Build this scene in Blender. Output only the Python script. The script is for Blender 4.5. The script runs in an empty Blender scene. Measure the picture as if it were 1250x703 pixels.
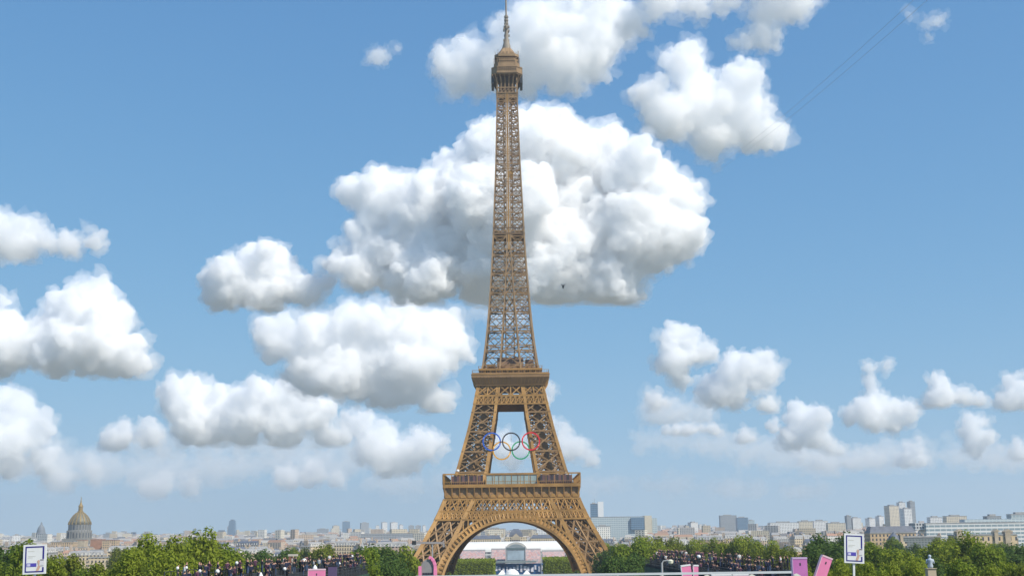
import bpy, bmesh, math, random
from mathutils import Vector, Matrix, noise
random.seed(11)
S = bpy.context.scene
COL = S.collection
R = math.radians

# ---------------------------------------------------------------- camera
EYE = 34.5
F = 1480.0                       # focal length in photo pixels (photo 1250 wide)
PITCH, ROLL = R(11.5), R(-0.72)
cam_d = bpy.data.cameras.new('camera')
cam = bpy.data.objects.new('camera', cam_d)
COL.objects.link(cam)
CM = Matrix.Rotation(math.pi / 2 + PITCH, 4, 'X') @ Matrix.Rotation(ROLL, 4, 'Z')
CM.translation = Vector((0, 0, EYE))
cam.matrix_world = CM
cam_d.sensor_width = 36
cam_d.lens = F / 1250 * 36
cam_d.clip_start = 0.3
cam_d.clip_end = 90000
S.camera = cam

# ---------------------------------------------------------------- light
SUN_EL, SUN_AZ = R(46), R(127)   # azimuth clockwise from +Y (the view direction)
W = bpy.data.worlds.new('World')
S.world = W
W.use_nodes = True
nt = W.node_tree
bgn = nt.nodes['Background']
sky = nt.nodes.new('ShaderNodeTexSky')
sky.sky_type = 'NISHITA'
sky.sun_disc = False
sky.sun_elevation = SUN_EL
sky.sun_rotation = SUN_AZ
sky.altitude = 3000
sky.air_density = 1.0
sky.dust_density = 0.0
sky.ozone_density = 6.0
# soft shoulder on the sky's radiance (the photograph's exposure holds the horizon back)
def vm(op, a, b):
    n = nt.nodes.new('ShaderNodeVectorMath'); n.operation = op
    for i, q in enumerate((a, b)):
        if isinstance(q, tuple): n.inputs[i].default_value = q
        else: nt.links.new(q, n.inputs[i])
    return n.outputs[0]
KN = .125
den = vm('ADD', vm('MULTIPLY', sky.outputs[0], (3*KN, 4*KN, 5*KN)), (1, 1, 1))
nt.links.new(vm('DIVIDE', vm('MULTIPLY', sky.outputs[0], (1.34, 2.30, 3.48)), den), bgn.inputs[0])
bgn.inputs[1].default_value = 0.125
sd = bpy.data.lights.new('sun', 'SUN')
sd.energy = 4.2
sd.angle = R(0.5)
sd.color = (1.0, 0.93, 0.82)
so = bpy.data.objects.new('sun', sd)
COL.objects.link(so)
sun_dir = Vector((math.sin(SUN_AZ) * math.cos(SUN_EL), math.cos(SUN_AZ) * math.cos(SUN_EL), math.sin(SUN_EL)))
so.rotation_euler = sun_dir.to_track_quat('Z', 'Y').to_euler()
so.location = (300, -300, 600)
S.view_settings.view_transform = 'Standard'
S.view_settings.look = 'None'
S.view_settings.exposure = 0.4
S.view_settings.gamma = 1.0
S.render.engine = 'CYCLES'
S.cycles.use_denoising = True
S.cycles.max_bounces = 50
S.cycles.diffuse_bounces = 3
S.cycles.glossy_bounces = 2
S.cycles.transmission_bounces = 4
S.cycles.volume_bounces = 48
S.cycles.transparent_max_bounces = 16
S.cycles.caustics_reflective = False
S.cycles.caustics_refractive = False

# ---------------------------------------------------------------- helpers
def at(px, py, dist):
    """world point seen in photo pixel (px, py) at forward distance dist"""
    d = CM.to_3x3() @ Vector(((px - 625) / F, -(py - 351.5) / F, -1))
    return Vector((0, 0, EYE)) + d * (dist / d.y)

def lerp_tab(tab, h):
    if h <= tab[0][0]: return tab[0][1]
    for (a, va), (b, vb) in zip(tab, tab[1:]):
        if h <= b: return va + (vb - va) * (h - a) / (b - a)
    return tab[-1][1]

def clean(o, parent):
    COL.objects.link(o)
    if parent is not None: o.parent = parent
    return o

class MB:
    """collects solid shapes into ONE mesh"""
    def __init__(s): s.v = []; s.f = []
    def add(s, vs, fs):
        n = len(s.v); s.v += [tuple(x) for x in vs]; s.f += [tuple(i + n for i in q) for q in fs]
    def box(s, x0, x1, y0, y1, z0, z1, M=None):
        vs = [Vector(p) for p in ((x0,y0,z0),(x1,y0,z0),(x1,y1,z0),(x0,y1,z0),(x0,y0,z1),(x1,y0,z1),(x1,y1,z1),(x0,y1,z1))]
        if M is not None: vs = [M @ p for p in vs]
        s.add(vs, [(0,3,2,1),(4,5,6,7),(0,1,5,4),(1,2,6,5),(2,3,7,6),(3,0,4,7)])
    def bar(s, a, b, w, t=None, up=None):
        a = Vector(a); b = Vector(b); t = w if t is None else t
        d = b - a
        if d.length < 1e-5: return
        d.normalize()
        up = Vector(up) if up else (Vector((0,0,1)) if abs(d.z) < .95 else Vector((0,1,0)))
        x = d.cross(up)
        if x.length < 1e-4: x = d.cross(Vector((1,0,0)))
        x.normalize(); y = x.cross(d)
        x *= w / 2; y *= t / 2
        vs = [a-x-y, a+x-y, a+x+y, a-x+y, b-x-y, b+x-y, b+x+y, b-x+y]
        s.add(vs, [(0,1,2,3),(7,6,5,4),(0,4,5,1),(1,5,6,2),(2,6,7,3),(3,7,4,0)])
    def frustum(s, x0, x1, y0, y1, z0, z1, dx, dy):
        vs = [(x0,y0,z0),(x1,y0,z0),(x1,y1,z0),(x0,y1,z0),(x0+dx,y0+dy,z1),(x1-dx,y0+dy,z1),(x1-dx,y1-dy,z1),(x0+dx,y1-dy,z1)]
        s.add(vs, [(0,3,2,1),(4,5,6,7),(0,1,5,4),(1,2,6,5),(2,3,7,6),(3,0,4,7)])
    def lathe(s, prof, n=16, c=(0,0,0), sq=None):
        vs = []; fs = []
        for r, z in prof:
            for k in range(n):
                a = 2*math.pi*(k+.5)/n
                vs.append((c[0]+r*math.cos(a), c[1]+r*math.sin(a), c[2]+z))
        for i in range(len(prof)-1):
            for k in range(n):
                fs.append((i*n+k, i*n+(k+1)%n, (i+1)*n+(k+1)%n, (i+1)*n+k))
        fs.append(tuple(range(n))[::-1]); fs.append(tuple((len(prof)-1)*n+k for k in range(n)))
        s.add(vs, fs)
    def prism(s, pts, y0, y1, M=None):
        """polygon in x-z, extruded along y"""
        n = len(pts)
        vs = [Vector((x, y0, z)) for x, z in pts] + [Vector((x, y1, z)) for x, z in pts]
        if M is not None: vs = [M @ p for p in vs]
        s.add(vs, [tuple(range(n)), tuple(range(n, 2*n))[::-1]] + [(i, i+n, (i+1)%n+n, (i+1)%n) for i in range(n)])
    def mesh(s, name):
        me = bpy.data.meshes.new(name)
        me.from_pydata(s.v, [], s.f)
        bm = bmesh.new(); bm.from_mesh(me); bmesh.ops.recalc_face_normals(bm, faces=bm.faces); bm.to_mesh(me); bm.free()
        return me
    def build(s, name, mat, parent=None, smooth=False):
        me = s.mesh(name); me.materials.append(mat)
        if smooth:
            for p in me.polygons: p.use_smooth = True
        return clean(bpy.data.objects.new(name, me), parent)

def empty(name, loc=(0,0,0), rz=0):
    o = bpy.data.objects.new(name, None); o.empty_display_size = .2
    o.location = loc; o.rotation_euler = (0,0,rz)
    return clean(o, None)
def tag(o, label, cat, group=None, kind=None):
    if label: o['label'] = label
    if cat: o['category'] = cat
    if group: o['group'] = group
    if kind: o['kind'] = kind
    return o
KIDS = {}
def kids(o):
    return [c for c in KIDS.get(o.name, ())]
def register(root):
    def rec(o):
        KIDS[o.name] = [c for c in bpy.data.objects if c.parent == o]
        for c in KIDS[o.name]: rec(c)
    rec(root)
def copy_tree(o, parent=None):
    c = o.copy(); COL.objects.link(c)
    c.parent = parent
    for k in kids(o): copy_tree(k, c)
    return c

# ---------------------------------------------------------------- materials
def mat(name, col, rough=.7, metal=0.0, var=.0, scale=1.0, spec=.3):
    m = bpy.data.materials.new(name); m.use_nodes = True
    t = m.node_tree; b = t.nodes['Principled BSDF']
    b.inputs['Roughness'].default_value = rough; b.inputs['Metallic'].default_value = metal
    b.inputs['Specular IOR Level'].default_value = spec
    if var > 0:
        tc = t.nodes.new('ShaderNodeTexCoord'); nz = t.nodes.new('ShaderNodeTexNoise')
        nz.inputs['Scale'].default_value = scale; nz.inputs['Detail'].default_value = 5
        t.links.new(tc.outputs['Object'], nz.inputs['Vector'])
        rp = t.nodes.new('ShaderNodeValToRGB')
        rp.color_ramp.elements[0].position = .3; rp.color_ramp.elements[1].position = .7
        rp.color_ramp.elements[0].color = (*[c*(1-var) for c in col], 1)
        rp.color_ramp.elements[1].color = (*[min(1, c*(1+var)) for c in col], 1)
        t.links.new(nz.outputs[0], rp.inputs[0]); t.links.new(rp.outputs[0], b.inputs['Base Color'])
    else:
        b.inputs['Base Color'].default_value = (*col, 1)
    return m

def facade(name, col, glass=(.05,.06,.08), bay=3.0, floor=3.2, wf=.42, hf=.6, var=.12, island=None, roof=None, rough=.8):
    """wall whose windows are a real-size grid in object space"""
    m = bpy.data.materials.new(name); m.use_nodes = True
    t = m.node_tree; b = t.nodes['Principled BSDF']; L = t.links.new
    def nd(k, **kw):
        n = t.nodes.new(k)
        for a, v in kw.items(): setattr(n, a, v)
        return n
    def mth(op, a, c=None):
        n = nd('ShaderNodeMath', operation=op)
        for i, q in enumerate((a, c)):
            if q is None: continue
            if isinstance(q, (int, float)): n.inputs[i].default_value = q
            else: L(q, n.inputs[i])
        return n.outputs[0]
    tc = nd('ShaderNodeTexCoord'); sx = nd('ShaderNodeSeparateXYZ'); L(tc.outputs['Object'], sx.inputs[0])
    sn = nd('ShaderNodeSeparateXYZ'); L(tc.outputs['Normal'], sn.inputs[0])
    anx = mth('ABSOLUTE', sn.outputs[0]); any_ = mth('ABSOLUTE', sn.outputs[1])
    u = mth('ADD', mth('MULTIPLY', sx.outputs[0], any_), mth('MULTIPLY', sx.outputs[1], anx))
    fu = mth('FRACT', mth('DIVIDE', u, bay)); fv = mth('FRACT', mth('DIVIDE', sx.outputs[2], floor))
    mu = mth('LESS_THAN', mth('ABSOLUTE', mth('SUBTRACT', fu, .5)), wf/2)
    mv = mth('LESS_THAN', mth('ABSOLUTE', mth('SUBTRACT', fv, .5)), hf/2)
    side = mth('LESS_THAN', mth('ABSOLUTE', sn.outputs[2]), .4)
    w = mth('MULTIPLY', mth('MULTIPLY', mu, mv), side)
    nz = nd('ShaderNodeTexNoise'); nz.inputs['Scale'].default_value = .25; nz.inputs['Detail'].default_value = 4
    L(tc.outputs['Object'], nz.inputs['Vector'])
    mx = nd('ShaderNodeMix', data_type='RGBA')
    if island:
        ge = nd('ShaderNodeNewGeometry'); rp = nd('ShaderNodeValToRGB'); rp.color_ramp.interpolation = 'CONSTANT'
        e = rp.color_ramp.elements
        while len(e) < len(island): e.new(.5)
        for i, c in enumerate(island): e[i].position = i/len(island); e[i].color = (*c, 1)
        L(ge.outputs['Random Per Island'], rp.inputs[0]); wallc = rp.outputs[0]
        rr = nd('ShaderNodeValToRGB'); rr.color_ramp.interpolation = 'CONSTANT'
        e = rr.color_ramp.elements
        while len(e) < len(roof): e.new(.5)
        for i, c in enumerate(roof): e[i].position = i/len(roof); e[i].color = (*c, 1)
        L(mth('FRACT', mth('MULTIPLY', ge.outputs['Random Per Island'], 37.3)), rr.inputs[0])
        mr = nd('ShaderNodeMix', data_type='RGBA')
        L(mth('GREATER_THAN', sn.outputs[2], .3), mr.inputs[0]); L(wallc, mr.inputs[6]); L(rr.outputs[0], mr.inputs[7])
        L(mr.outputs[2], mx.inputs[6])
    else:
        v = nd('ShaderNodeMix', data_type='RGBA')
        v.inputs[6].default_value = (*[c*(1-var) for c in col], 1); v.inputs[7].default_value = (*[min(1, c*(1+var)) for c in col], 1)
        L(nz.outputs[0], v.inputs[0]); L(v.outputs[2], mx.inputs[6])
    mx.inputs[7].default_value = (*glass, 1)
    L(w, mx.inputs[0]); L(mx.outputs[2], b.inputs['Base Color'])
    b.inputs['Roughness'].default_value = rough
    b.inputs['Specular IOR Level'].default_value = .25
    return m

def leafmat(name, a, b_, trans=.45):
    m = bpy.data.materials.new(name); m.use_nodes = True
    t = m.node_tree; L = t.links.new
    for n in list(t.nodes): t.nodes.remove(n)
    out = t.nodes.new('ShaderNodeOutputMaterial')
    ge = t.nodes.new('ShaderNodeNewGeometry'); rp = t.nodes.new('ShaderNodeValToRGB')
    rp.color_ramp.elements[0].color = (*a, 1); rp.color_ramp.elements[1].color = (*b_, 1)
    L(ge.outputs['Random Per Island'], rp.inputs[0])
    d = t.nodes.new('ShaderNodeBsdfDiffuse'); tr = t.nodes.new('ShaderNodeBsdfTranslucent'); mx = t.nodes.new('ShaderNodeMixShader')
    L(rp.outputs[0], d.inputs[0]); L(rp.outputs[0], tr.inputs[0])
    mx.inputs[0].default_value = trans
    L(d.outputs[0], mx.inputs[1]); L(tr.outputs[0], mx.inputs[2]); L(mx.outputs[0], out.inputs[0])
    return m

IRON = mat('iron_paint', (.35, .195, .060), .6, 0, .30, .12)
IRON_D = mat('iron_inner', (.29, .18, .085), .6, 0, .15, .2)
IRON_T = mat('iron_top', (.29, .19, .10), .6, 0, .22, .2)
IRON_SHADE = mat('recess_shade', (.16, .105, .065), .7)  # dark tone puts the shade of gaps and hollows into the colour
GLASSB = mat('pale_glass', (.30, .39, .39), .12, 0, .1, .2, .6)
PURPLE_D = facade('plum_cladding', (.15, .085, .085), glass=(.05,.045,.055), bay=2.7, floor=5, wf=.55, hf=.7, var=.3)
WHITE = mat('white_paint', (.78, .78, .76), .5, 0, .03, 2)
OFFW = mat('offwhite_membrane', (.74, .73, .70), .5, 0, .05, .1)
ZINC = mat('zinc_roof', (.33, .325, .315), .7, 0, .18, .3)
SLATE = mat('slate_roof', (.11, .125, .16), .5, 0, .2, .3)
TERRA = mat('terracotta_roof', (.38, .22, .15), .8, 0, .25, .3)
CHIM = mat('chimney_brick', (.46, .36, .27), .85, 0, .2, .5)
STONE = mat('limestone', (.46, .38, .27), .85, 0, .15, .3)
GOLD = mat('gilded_lead', (.28, .195, .07), .6, .2, .25, .4)
DOMEG = mat('dome_lead', (.16, .155, .12), .6, .1, .25, .3)
TRUNK = mat('bark', (.10, .075, .05), .9, 0, .3, 2)
GREYM = mat('grey_metal', (.42, .42, .42), .45, .2, .08, 1)
DARKM = mat('dark_metal', (.05, .055, .06), .5, .3, .1, 1)
BLACKF = mat('black_fabric', (.03, .035, .04), .9, 0, .3, .5)
GREENF = mat('dark_green_fabric', (.035, .075, .05), .9, 0, .4, .4)
PINK = mat('pink_panel', (.80, .24, .42), .5, 0, .06, 1.5)
PINKL = mat('pale_pink_edge', (.80, .55, .60), .5)
PURP = mat('purple_panel', (.52, .17, .42), .5, 0, .08, 1.5)
NAVY = mat('navy_print', (.035, .03, .22), .5)
INDIGO = mat('indigo_print', (.10, .08, .42), .5)
INK = mat('dark_print', (.05, .05, .07), .6)
SKIN = mat('skin', (.50, .29, .20), .6)
HEDGE = leafmat('clipped_leaves', (.15, .20, .02), (.27, .33, .045), .3)
LEAVES = [leafmat('leaves_bright', (.16, .21, .02), (.31, .36, .05)), leafmat('leaves_mid', (.12, .185, .02), (.25, .31, .045)),
          leafmat('leaves_deep', (.055, .11, .028), (.135, .20, .05)), leafmat('leaves_olive', (.125, .16, .02), (.25, .28, .045))]

# ---------------------------------------------------------------- sky things: clouds
CLOUD_BASE = 1050.0
CLOUD_MATS = {}
def cloud_mat(sig, white=.9998):
    key = round(sig, 5)
    if key in CLOUD_MATS: return CLOUD_MATS[key]
    m = bpy.data.materials.new('cloud_vapour'); m.use_nodes = True
    t = m.node_tree
    for n in list(t.nodes): t.nodes.remove(n)
    out = t.nodes.new('ShaderNodeOutputMaterial'); v = t.nodes.new('ShaderNodeVolumePrincipled')
    v.inputs['Color'].default_value = (white, white, white, 1)
    v.inputs['Density'].default_value = sig
    v.inputs['Anisotropy'].default_value = 0.0
    t.links.new(v.outputs[0], out.inputs['Volume'])
    CLOUD_MATS[key] = m
    return m
ICO = None
def ico():
    global ICO
    if ICO is None:
        bm = bmesh.new(); bmesh.ops.create_icosphere(bm, subdivisions=2, radius=1)
        bm.verts.ensure_lookup_table()
        ICO = ([v.co.copy() for v in bm.verts], [tuple(v.index for v in f.verts) for f in bm.faces]); bm.free()
    return ICO
def cloud(blobs, label, base, soft=3.2, wisp=1.0, flat=1.0, dist=None, seed=0, thin=False, kind=None):
    rnd = random.Random(seed + 77)
    el = PITCH + math.atan((351.5 - base) / F)
    d = dist or min(23000, CLOUD_BASE / math.tan(max(el, R(1.5))))
    px = d / F
    mb = MB(); vs, fs = ico()
    zbase = min(at(b[0], base, d).z for b in blobs)
    zbase = at(625, base, d).z
    cx = sum(b[0] for b in blobs)/len(blobs); cy = sum(b[1] for b in blobs)/len(blobs)
    org = at(cx, cy, d)
    def ball(c, r, sz=1.0):
        mb.add([c - org + Vector((p.x*r, p.y*r, p.z*r*sz)) for p in vs], fs)
    for x, y, r in blobs:
        c = at(x, y, d); rr = r*px*.86
        c.y += rnd.uniform(-.5, .5)*rr
        ball(c, rr, flat)
        n = 13 if r > 18 else 8 if r > 9 else 5
        for k in range(n):
            th = rnd.uniform(0, 2*math.pi); zz = rnd.uniform(-.35, 1)
            q = math.sqrt(max(0, 1-zz*zz))
            dr = Vector((q*math.cos(th), q*math.sin(th), zz*flat))
            if dr.y > .5: dr.y *= -1
            r2 = rr*rnd.uniform(.28, .48)
            c2 = c + dr*rr*.88
            ball(c2, r2, flat)
            if r > 18:
                for j in range(4):
                    d2 = Vector((rnd.uniform(-1,1), rnd.uniform(-1,.3), rnd.uniform(-.3,1)*flat)).normalized()
                    ball(c2 + d2*r2*.88, r2*rnd.uniform(.3,.5), flat)
    zb = zbase - org.z
    def grow(disp, mid, vox, lift):
        me = bpy.data.meshes.new('cloud'); me.from_pydata(mb.v, [], mb.f)
        tmp = bpy.data.objects.new('cloud_tmp', me); COL.objects.link(tmp)
        rm = tmp.modifiers.new('r', 'REMESH'); rm.mode = 'VOXEL'; rm.voxel_size = px*vox
        for k, (sc, st) in enumerate(disp):
            if st < 0:
                tx = bpy.data.textures.new('cloud_billow', 'VORONOI'); tx.noise_scale = px*sc; tx.noise_intensity = 1.0
            else:
                tx = bpy.data.textures.new('cloud_noise', 'CLOUDS'); tx.noise_scale = px*sc; tx.noise_depth = 3
            dm = tmp.modifiers.new('d%d' % k, 'DISPLACE'); dm.texture = tx; dm.strength = px*st*wisp; dm.mid_level = mid
            dm.texture_coords = 'LOCAL'
        rm = tmp.modifiers.new('r2', 'REMESH'); rm.mode = 'VOXEL'; rm.voxel_size = px*vox
        sm = tmp.modifiers.new('s', 'SMOOTH'); sm.iterations = 2; sm.factor = .4
        me2 = bpy.data.meshes.new_from_object(tmp.evaluated_get(bpy.context.evaluated_depsgraph_get()))
        bpy.data.objects.remove(tmp); bpy.data.meshes.remove(me)
        soft_h = 14*px
        for v in me2.vertices:         # condensation level: the underside is pressed almost flat
            z = v.co.z - (zb + lift*px)
            if z < 0: v.co.z = zb + lift*px + soft_h*.42*math.tanh(z/soft_h*1.0)
        me2.name = 'cloud'
        for p in me2.polygons: p.use_smooth = True
        return me2
    big = max(b[2] for b in blobs)
    f_ = min(1.0, .35 + big/60)
    me2 = grow(((36*f_, 34*f_), (24*f_, -15*f_), (11*f_, -8*f_), (5.0, -3.0*f_-.5), (2.8, 2.6)), .5, 1.2 if big > 30 else 1.0, 0)
    o = bpy.data.objects.new('cloud', me2); COL.objects.link(o); o.location = org
    me2.materials.append(cloud_mat(1.0/(soft*(1.9 if big > 30 else 2.5)*px)))
    if thin: return tag(o, label, 'cloud', 'thin pale veils of cloud near the horizon', kind)
    me3 = grow(((36*f_, 38*f_), (13*f_, 44*f_), (5.5, 20*f_+2)), .47, 1.6 if big > 30 else 1.25, -3)
    vl = bpy.data.objects.new('veil', me3); COL.objects.link(vl); vl.parent = o
    me3.materials.append(cloud_mat(1.0/(soft*(9 if big > 30 else 6)*px)))
    tag(o, label, 'cloud', 'white clouds in the blue sky', kind)
    return o
#CLOUDS_BEGIN
cloud([(452,240,38),(500,262,50),(470,300,45),(560,235,55),(540,300,60),(612,200,50),(620,270,75),(650,188,48),(690,192,48),(700,260,80),(740,197,38),(770,230,48),(800,232,40),(832,240,26),(825,288,32),(780,290,55),(740,335,48),(680,330,58),(600,335,50),(520,340,45),(440,330,34),(765,360,24),(420,318,22)], 'largest heaped white cloud behind the middle of the iron tower', 368, 3.4, seed=1)
cloud([(285,345,32),(320,325,30),(350,345,28),(265,358,20),(330,360,28),(375,358,18),(398,345,14)], 'rounded white cloud hanging off the left end of the largest cloud', 374, 3.2, seed=2)
cloud([(340,415,28),(390,418,36),(440,410,38),(490,405,36),(530,408,34),(550,430,26),(500,450,45),(430,460,42),(380,455,33),(470,480,28),(530,490,20),(322,412,14)], 'wide grey bellied cloud just left of the second platform', 496, 4.5, seed=3, dist=8500)
cloud([(225,485,30),(235,515,28),(270,500,30),(310,500,34),(350,500,34),(385,507,28),(300,525,25),(260,528,22),(405,530,18),(212,472,14),(345,525,28)], 'long lumpy cloud bank above the narrow blue tower', 537, 3.8, seed=4)
cloud([(150,530,18),(180,530,17),(133,536,11)], 'small cloud at the left tip of the long lumpy bank', 544, 4, seed=5)
cloud([(440,520,20),(465,545,28),(490,560,26),(510,545,22),(537,540,13),(470,568,20),(428,515,13)], 'pinkish white cloud left of the first platform', 579, 4.5, seed=6)
cloud([(110,365,30),(130,385,30),(90,385,35),(60,405,35),(30,420,35),(0,420,40),(110,420,45),(150,435,30),(168,442,18),(70,435,35),(0,372,12),(-30,430,40)], 'tall domed cloud rising at the left edge', 453, 3.4, seed=7)
cloud([(0,285,25),(30,287,23),(60,297,16),(90,302,14),(120,298,15),(20,300,20),(-25,280,25)], 'thin ragged cloud highest at the left edge', 320, 6, 1.3, seed=8)
cloud([(15,500,28),(0,530,38),(40,530,24),(10,560,32),(50,562,18),(-25,515,38)], 'low hazy cloud at the left edge above the golden dome', 582, 5, seed=9)
cloud([(560,90,32),(600,88,40),(650,62,50),(690,42,50),(720,62,42),(680,90,36),(640,95,33),(740,30,38),(622,60,30),(545,85,18),(720,8,40)], 'soft grey white cloud behind the top of the iron tower', 128, 9, 1.3, seed=10, dist=6600)
cloud([(800,125,28),(830,85,28),(850,120,42),(890,132,42),(920,157,32),(945,166,20),(870,170,34),(822,150,33),(905,102,20),(840,62,14)], 'soft wedge shaped cloud with a pointed right end near the cables', 205, 7.5, 1.2, seed=11, dist=7000)
cloud([(800,5,24),(850,5,19),(940,12,24),(970,8,26),(930,45,18),(905,54,14),(890,-5,20),(770,30,20),(950,-5,30)], 'broken cloud cut by the top edge of the frame', 70, 8, 1.4, seed=12, dist=6000)
cloud([(815,420,16),(835,415,21),(850,432,19),(825,445,21),(830,463,14),(866,427,8)], 'upright small cloud first to the right of the second platform', 482, 4, seed=13, dist=11000)
cloud([(895,455,24),(880,475,25),(920,460,22),(945,455,13),(900,485,18),(932,440,11),(937,495,11),(865,470,13),(800,490,14)], 'puffy cloud just right of the upright small cloud', 502, 4.2, seed=14, dist=12000)
cloud([(815,525,7),(824,524,8),(834,523,8),(845,523,9),(856,523,8),(866,524,8),(876,526,7)], 'flat streak of cloud under the upright small cloud', 531, 4, seed=15)
cloud([(975,515,20),(990,520,21),(965,530,16),(1000,540,15),(1015,548,9),(945,520,10),(1025,552,7)], 'low puffy cloud above the blue glass office block', 556, 4, seed=16)
cloud([(1063,450,7),(1082,448,7),(1050,500,15),(1070,490,17),(1090,500,17),(1110,505,13),(1065,515,18),(1090,518,15),(1040,510,11),(1063,466,9)], 'heaped cloud above the right information sign', 538, 4, seed=17)
cloud([(1145,470,14),(1150,480,17),(1175,485,15),(1195,490,9),(1140,490,13)], 'compact bright cloud above the cluster of pale towers', 500, 4, seed=18)
cloud([(1185,520,17),(1195,535,15),(1202,515,9),(1190,550,13)], 'small upright cloud under the compact bright cloud', 566, 4.5, seed=19)
cloud([(1115,550,14),(1118,562,12),(1105,560,8)], 'small round cloud low above the pale towers', 575, 4.5, seed=20)
cloud([(1240,475,18),(1255,490,20),(1226,486,11)], 'cloud cut by the right edge of the frame', 506, 5, seed=21)
cloud([(1245,550,13),(1252,556,12)], 'lowest small cloud at the right edge of the frame', 566, 5, seed=22)
cloud([(700,548,19),(688,530,13),(720,560,11),(672,520,12)], 'pale cloud just right of the coloured rings', 568, 6, seed=23)
cloud([(350,580,16),(385,578,18),(408,585,10)], 'lowest pale streak of cloud above the far white towers', 592, 6, seed=24)
cloud([(200,590,18),(230,594,13),(175,592,10)], 'faint low cloud between the golden dome and the blue tower', 604, 9, seed=25)
cloud([(460,66,11),(485,60,7),(475,70,6)], 'thin wisp of cloud left of the tower top', 80, 12, 1.5, seed=26, dist=3300)
cloud([(1110,20,7),(1140,28,12),(1135,46,7),(1148,24,7)], 'thin wisp of cloud beside the two cables', 55, 14, 1.5, seed=27, dist=3300)
cloud([(672,478,11),(668,490,8)], 'small cloud touching the right corner of the second platform', 496, 6, seed=28)
cloud([(610,540,18),(640,548,16),(625,560,18),(650,530,10),(600,530,10)], 'pale cloud seen through the opening behind the coloured rings', 574, 7, seed=29)
cloud([(910,532,12),(918,536,8)], 'small round cloud at the right of the flat streak', 541, 4.5, seed=31)
cloud([(800,500,20),(825,505,20),(850,505,18)], 'faint veil of cloud under the upright small cloud', 516, 14, 1.3, seed=32, dist=14000)
cloud([(1005,560,16),(1040,565,16),(1070,560,14),(980,556,12)], 'faint low cloud under the heaped clouds on the right', 576, 12, 1.2, seed=33)
cloud([(80,585,18),(110,575,16),(60,575,16)], 'faint low cloud above the golden dome', 598, 11, 1.2, seed=34)
for i, (bl, lab, base, dd) in enumerate((
    ([(60,560,45),(130,570,50),(200,575,55),(280,572,55),(350,570,50),(420,565,45),(0,565,45)], 'broad thin veil of cloud low on the left above the far roofs', 592, 24000),
    ([(800,540,35),(870,545,45),(940,555,50),(1020,560,50),(1100,560,50),(1180,560,45),(1250,560,45)], 'broad thin veil of cloud low on the right under the small clouds', 585, 24000),
    ([(240,540,40),(320,545,45),(400,540,42),(180,548,35)], 'thin grey veil under the long lumpy cloud bank', 562, 21000),
    ([(400,395,35),(470,392,40),(540,390,40),(610,385,40),(345,398,28)], 'thin grey veil between the largest cloud and the grey bellied cloud', 402, 9000),
    ([(740,590,30),(820,592,30),(900,598,34),(980,600,34),(660,590,30),(560,590,30),(480,592,34)], 'thinnest veil of cloud just over the skyline behind the iron tower', 612, 24000))):
    cloud(bl, lab, base, (40, 40, 45, 50, 52)[i], 1.6, .32, dd, 60+i, True)
#CLOUDS_END

# ---------------------------------------------------------------- ground
GT = [(-300, 27), (118, 27), (150, 20), (250, 12), (380, 3), (480, 0), (1500, 0), (3200, 12), (6000, 34), (9000, 40), (30000, 40)]
def gz(y): return lerp_tab(GT, y)
g = MB()
ys = [-300, 0, 60, 118, 130, 150, 200, 250, 320, 380, 480, 600, 800, 1000, 1500, 2200, 3200, 4500, 6000, 9000, 30000]
for i, y in enumerate(ys):
    for x in (-20000, -3000, -600, -150, 0, 150, 600, 3000, 20000): g.v.append((x, y, gz(y)))
for i in range(len(ys)-1):
    for k in range(8): g.f.append((i*9+k, i*9+k+1, (i+1)*9+k+1, (i+1)*9+k))
tag(g.build('ground', mat('park_ground', (.15, .15, .11), .95, 0, .3, .02)), 'green and bare park ground falling away from the viewpoint', None, None, 'structure')
t = MB(); t.box(-60, 60, -12, 23, 26.5, EYE-1.65)
tag(t.build('terrace', mat('terrace_paving', (.42, .39, .34), .8, 0, .12, .6)), 'pale stone viewing terrace', None, None, 'structure')
l = MB(); l.box(-20, 12, 990, 1500, -.5, .04)
tag(l.build('lawn', mat('lawn_grass', (.07, .11, .025), .95, 0, .25, .05)), 'long lawn beyond the tower', None, None, 'structure')
pz = MB(); pz.box(-90, 90, 480, 760, -.6, .05)
tag(pz.build('plaza', mat('plaza_paving', (.30, .27, .22), .9, 0, .1, .05)), 'pale plaza under the tower', None, None, 'structure')

# ---------------------------------------------------------------- the iron tower
TX, TY = -1.4, 650.0
WT = [(0, 62.5), (16, 53.0), (24, 48.2), (33.5, 43.1), (42, 38.6), (46, 36.7), (52, 34.3), (65.5, 28.6), (86, 23.0), (107, 18.3), (122, 15.0), (136, 13.1), (150, 11.7), (170, 10.2), (189, 9.05), (196, 8.75), (237.5, 7.0), (277, 5.9), (292, 5.8)]
IT = [(0, 44.6), (16, 36.6), (52, 18.2), (66, 12.2), (98, 7.2), (120.5, 5.1), (150, 2.9), (184, .75), (292, .65)]
def Wd(h): return lerp_tab(WT, h)
def In(h): return lerp_tab(IT, h)
tower = empty('iron_lattice_tower', (TX, TY, 0))
tag(tower, 'tall golden brown iron lattice tower with four splayed legs and three platforms', 'tower')

def rot4(p, k):
    x, y, z = p
    for _ in range(k): x, y = -y, x
    return Vector((x, y, z))

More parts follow.
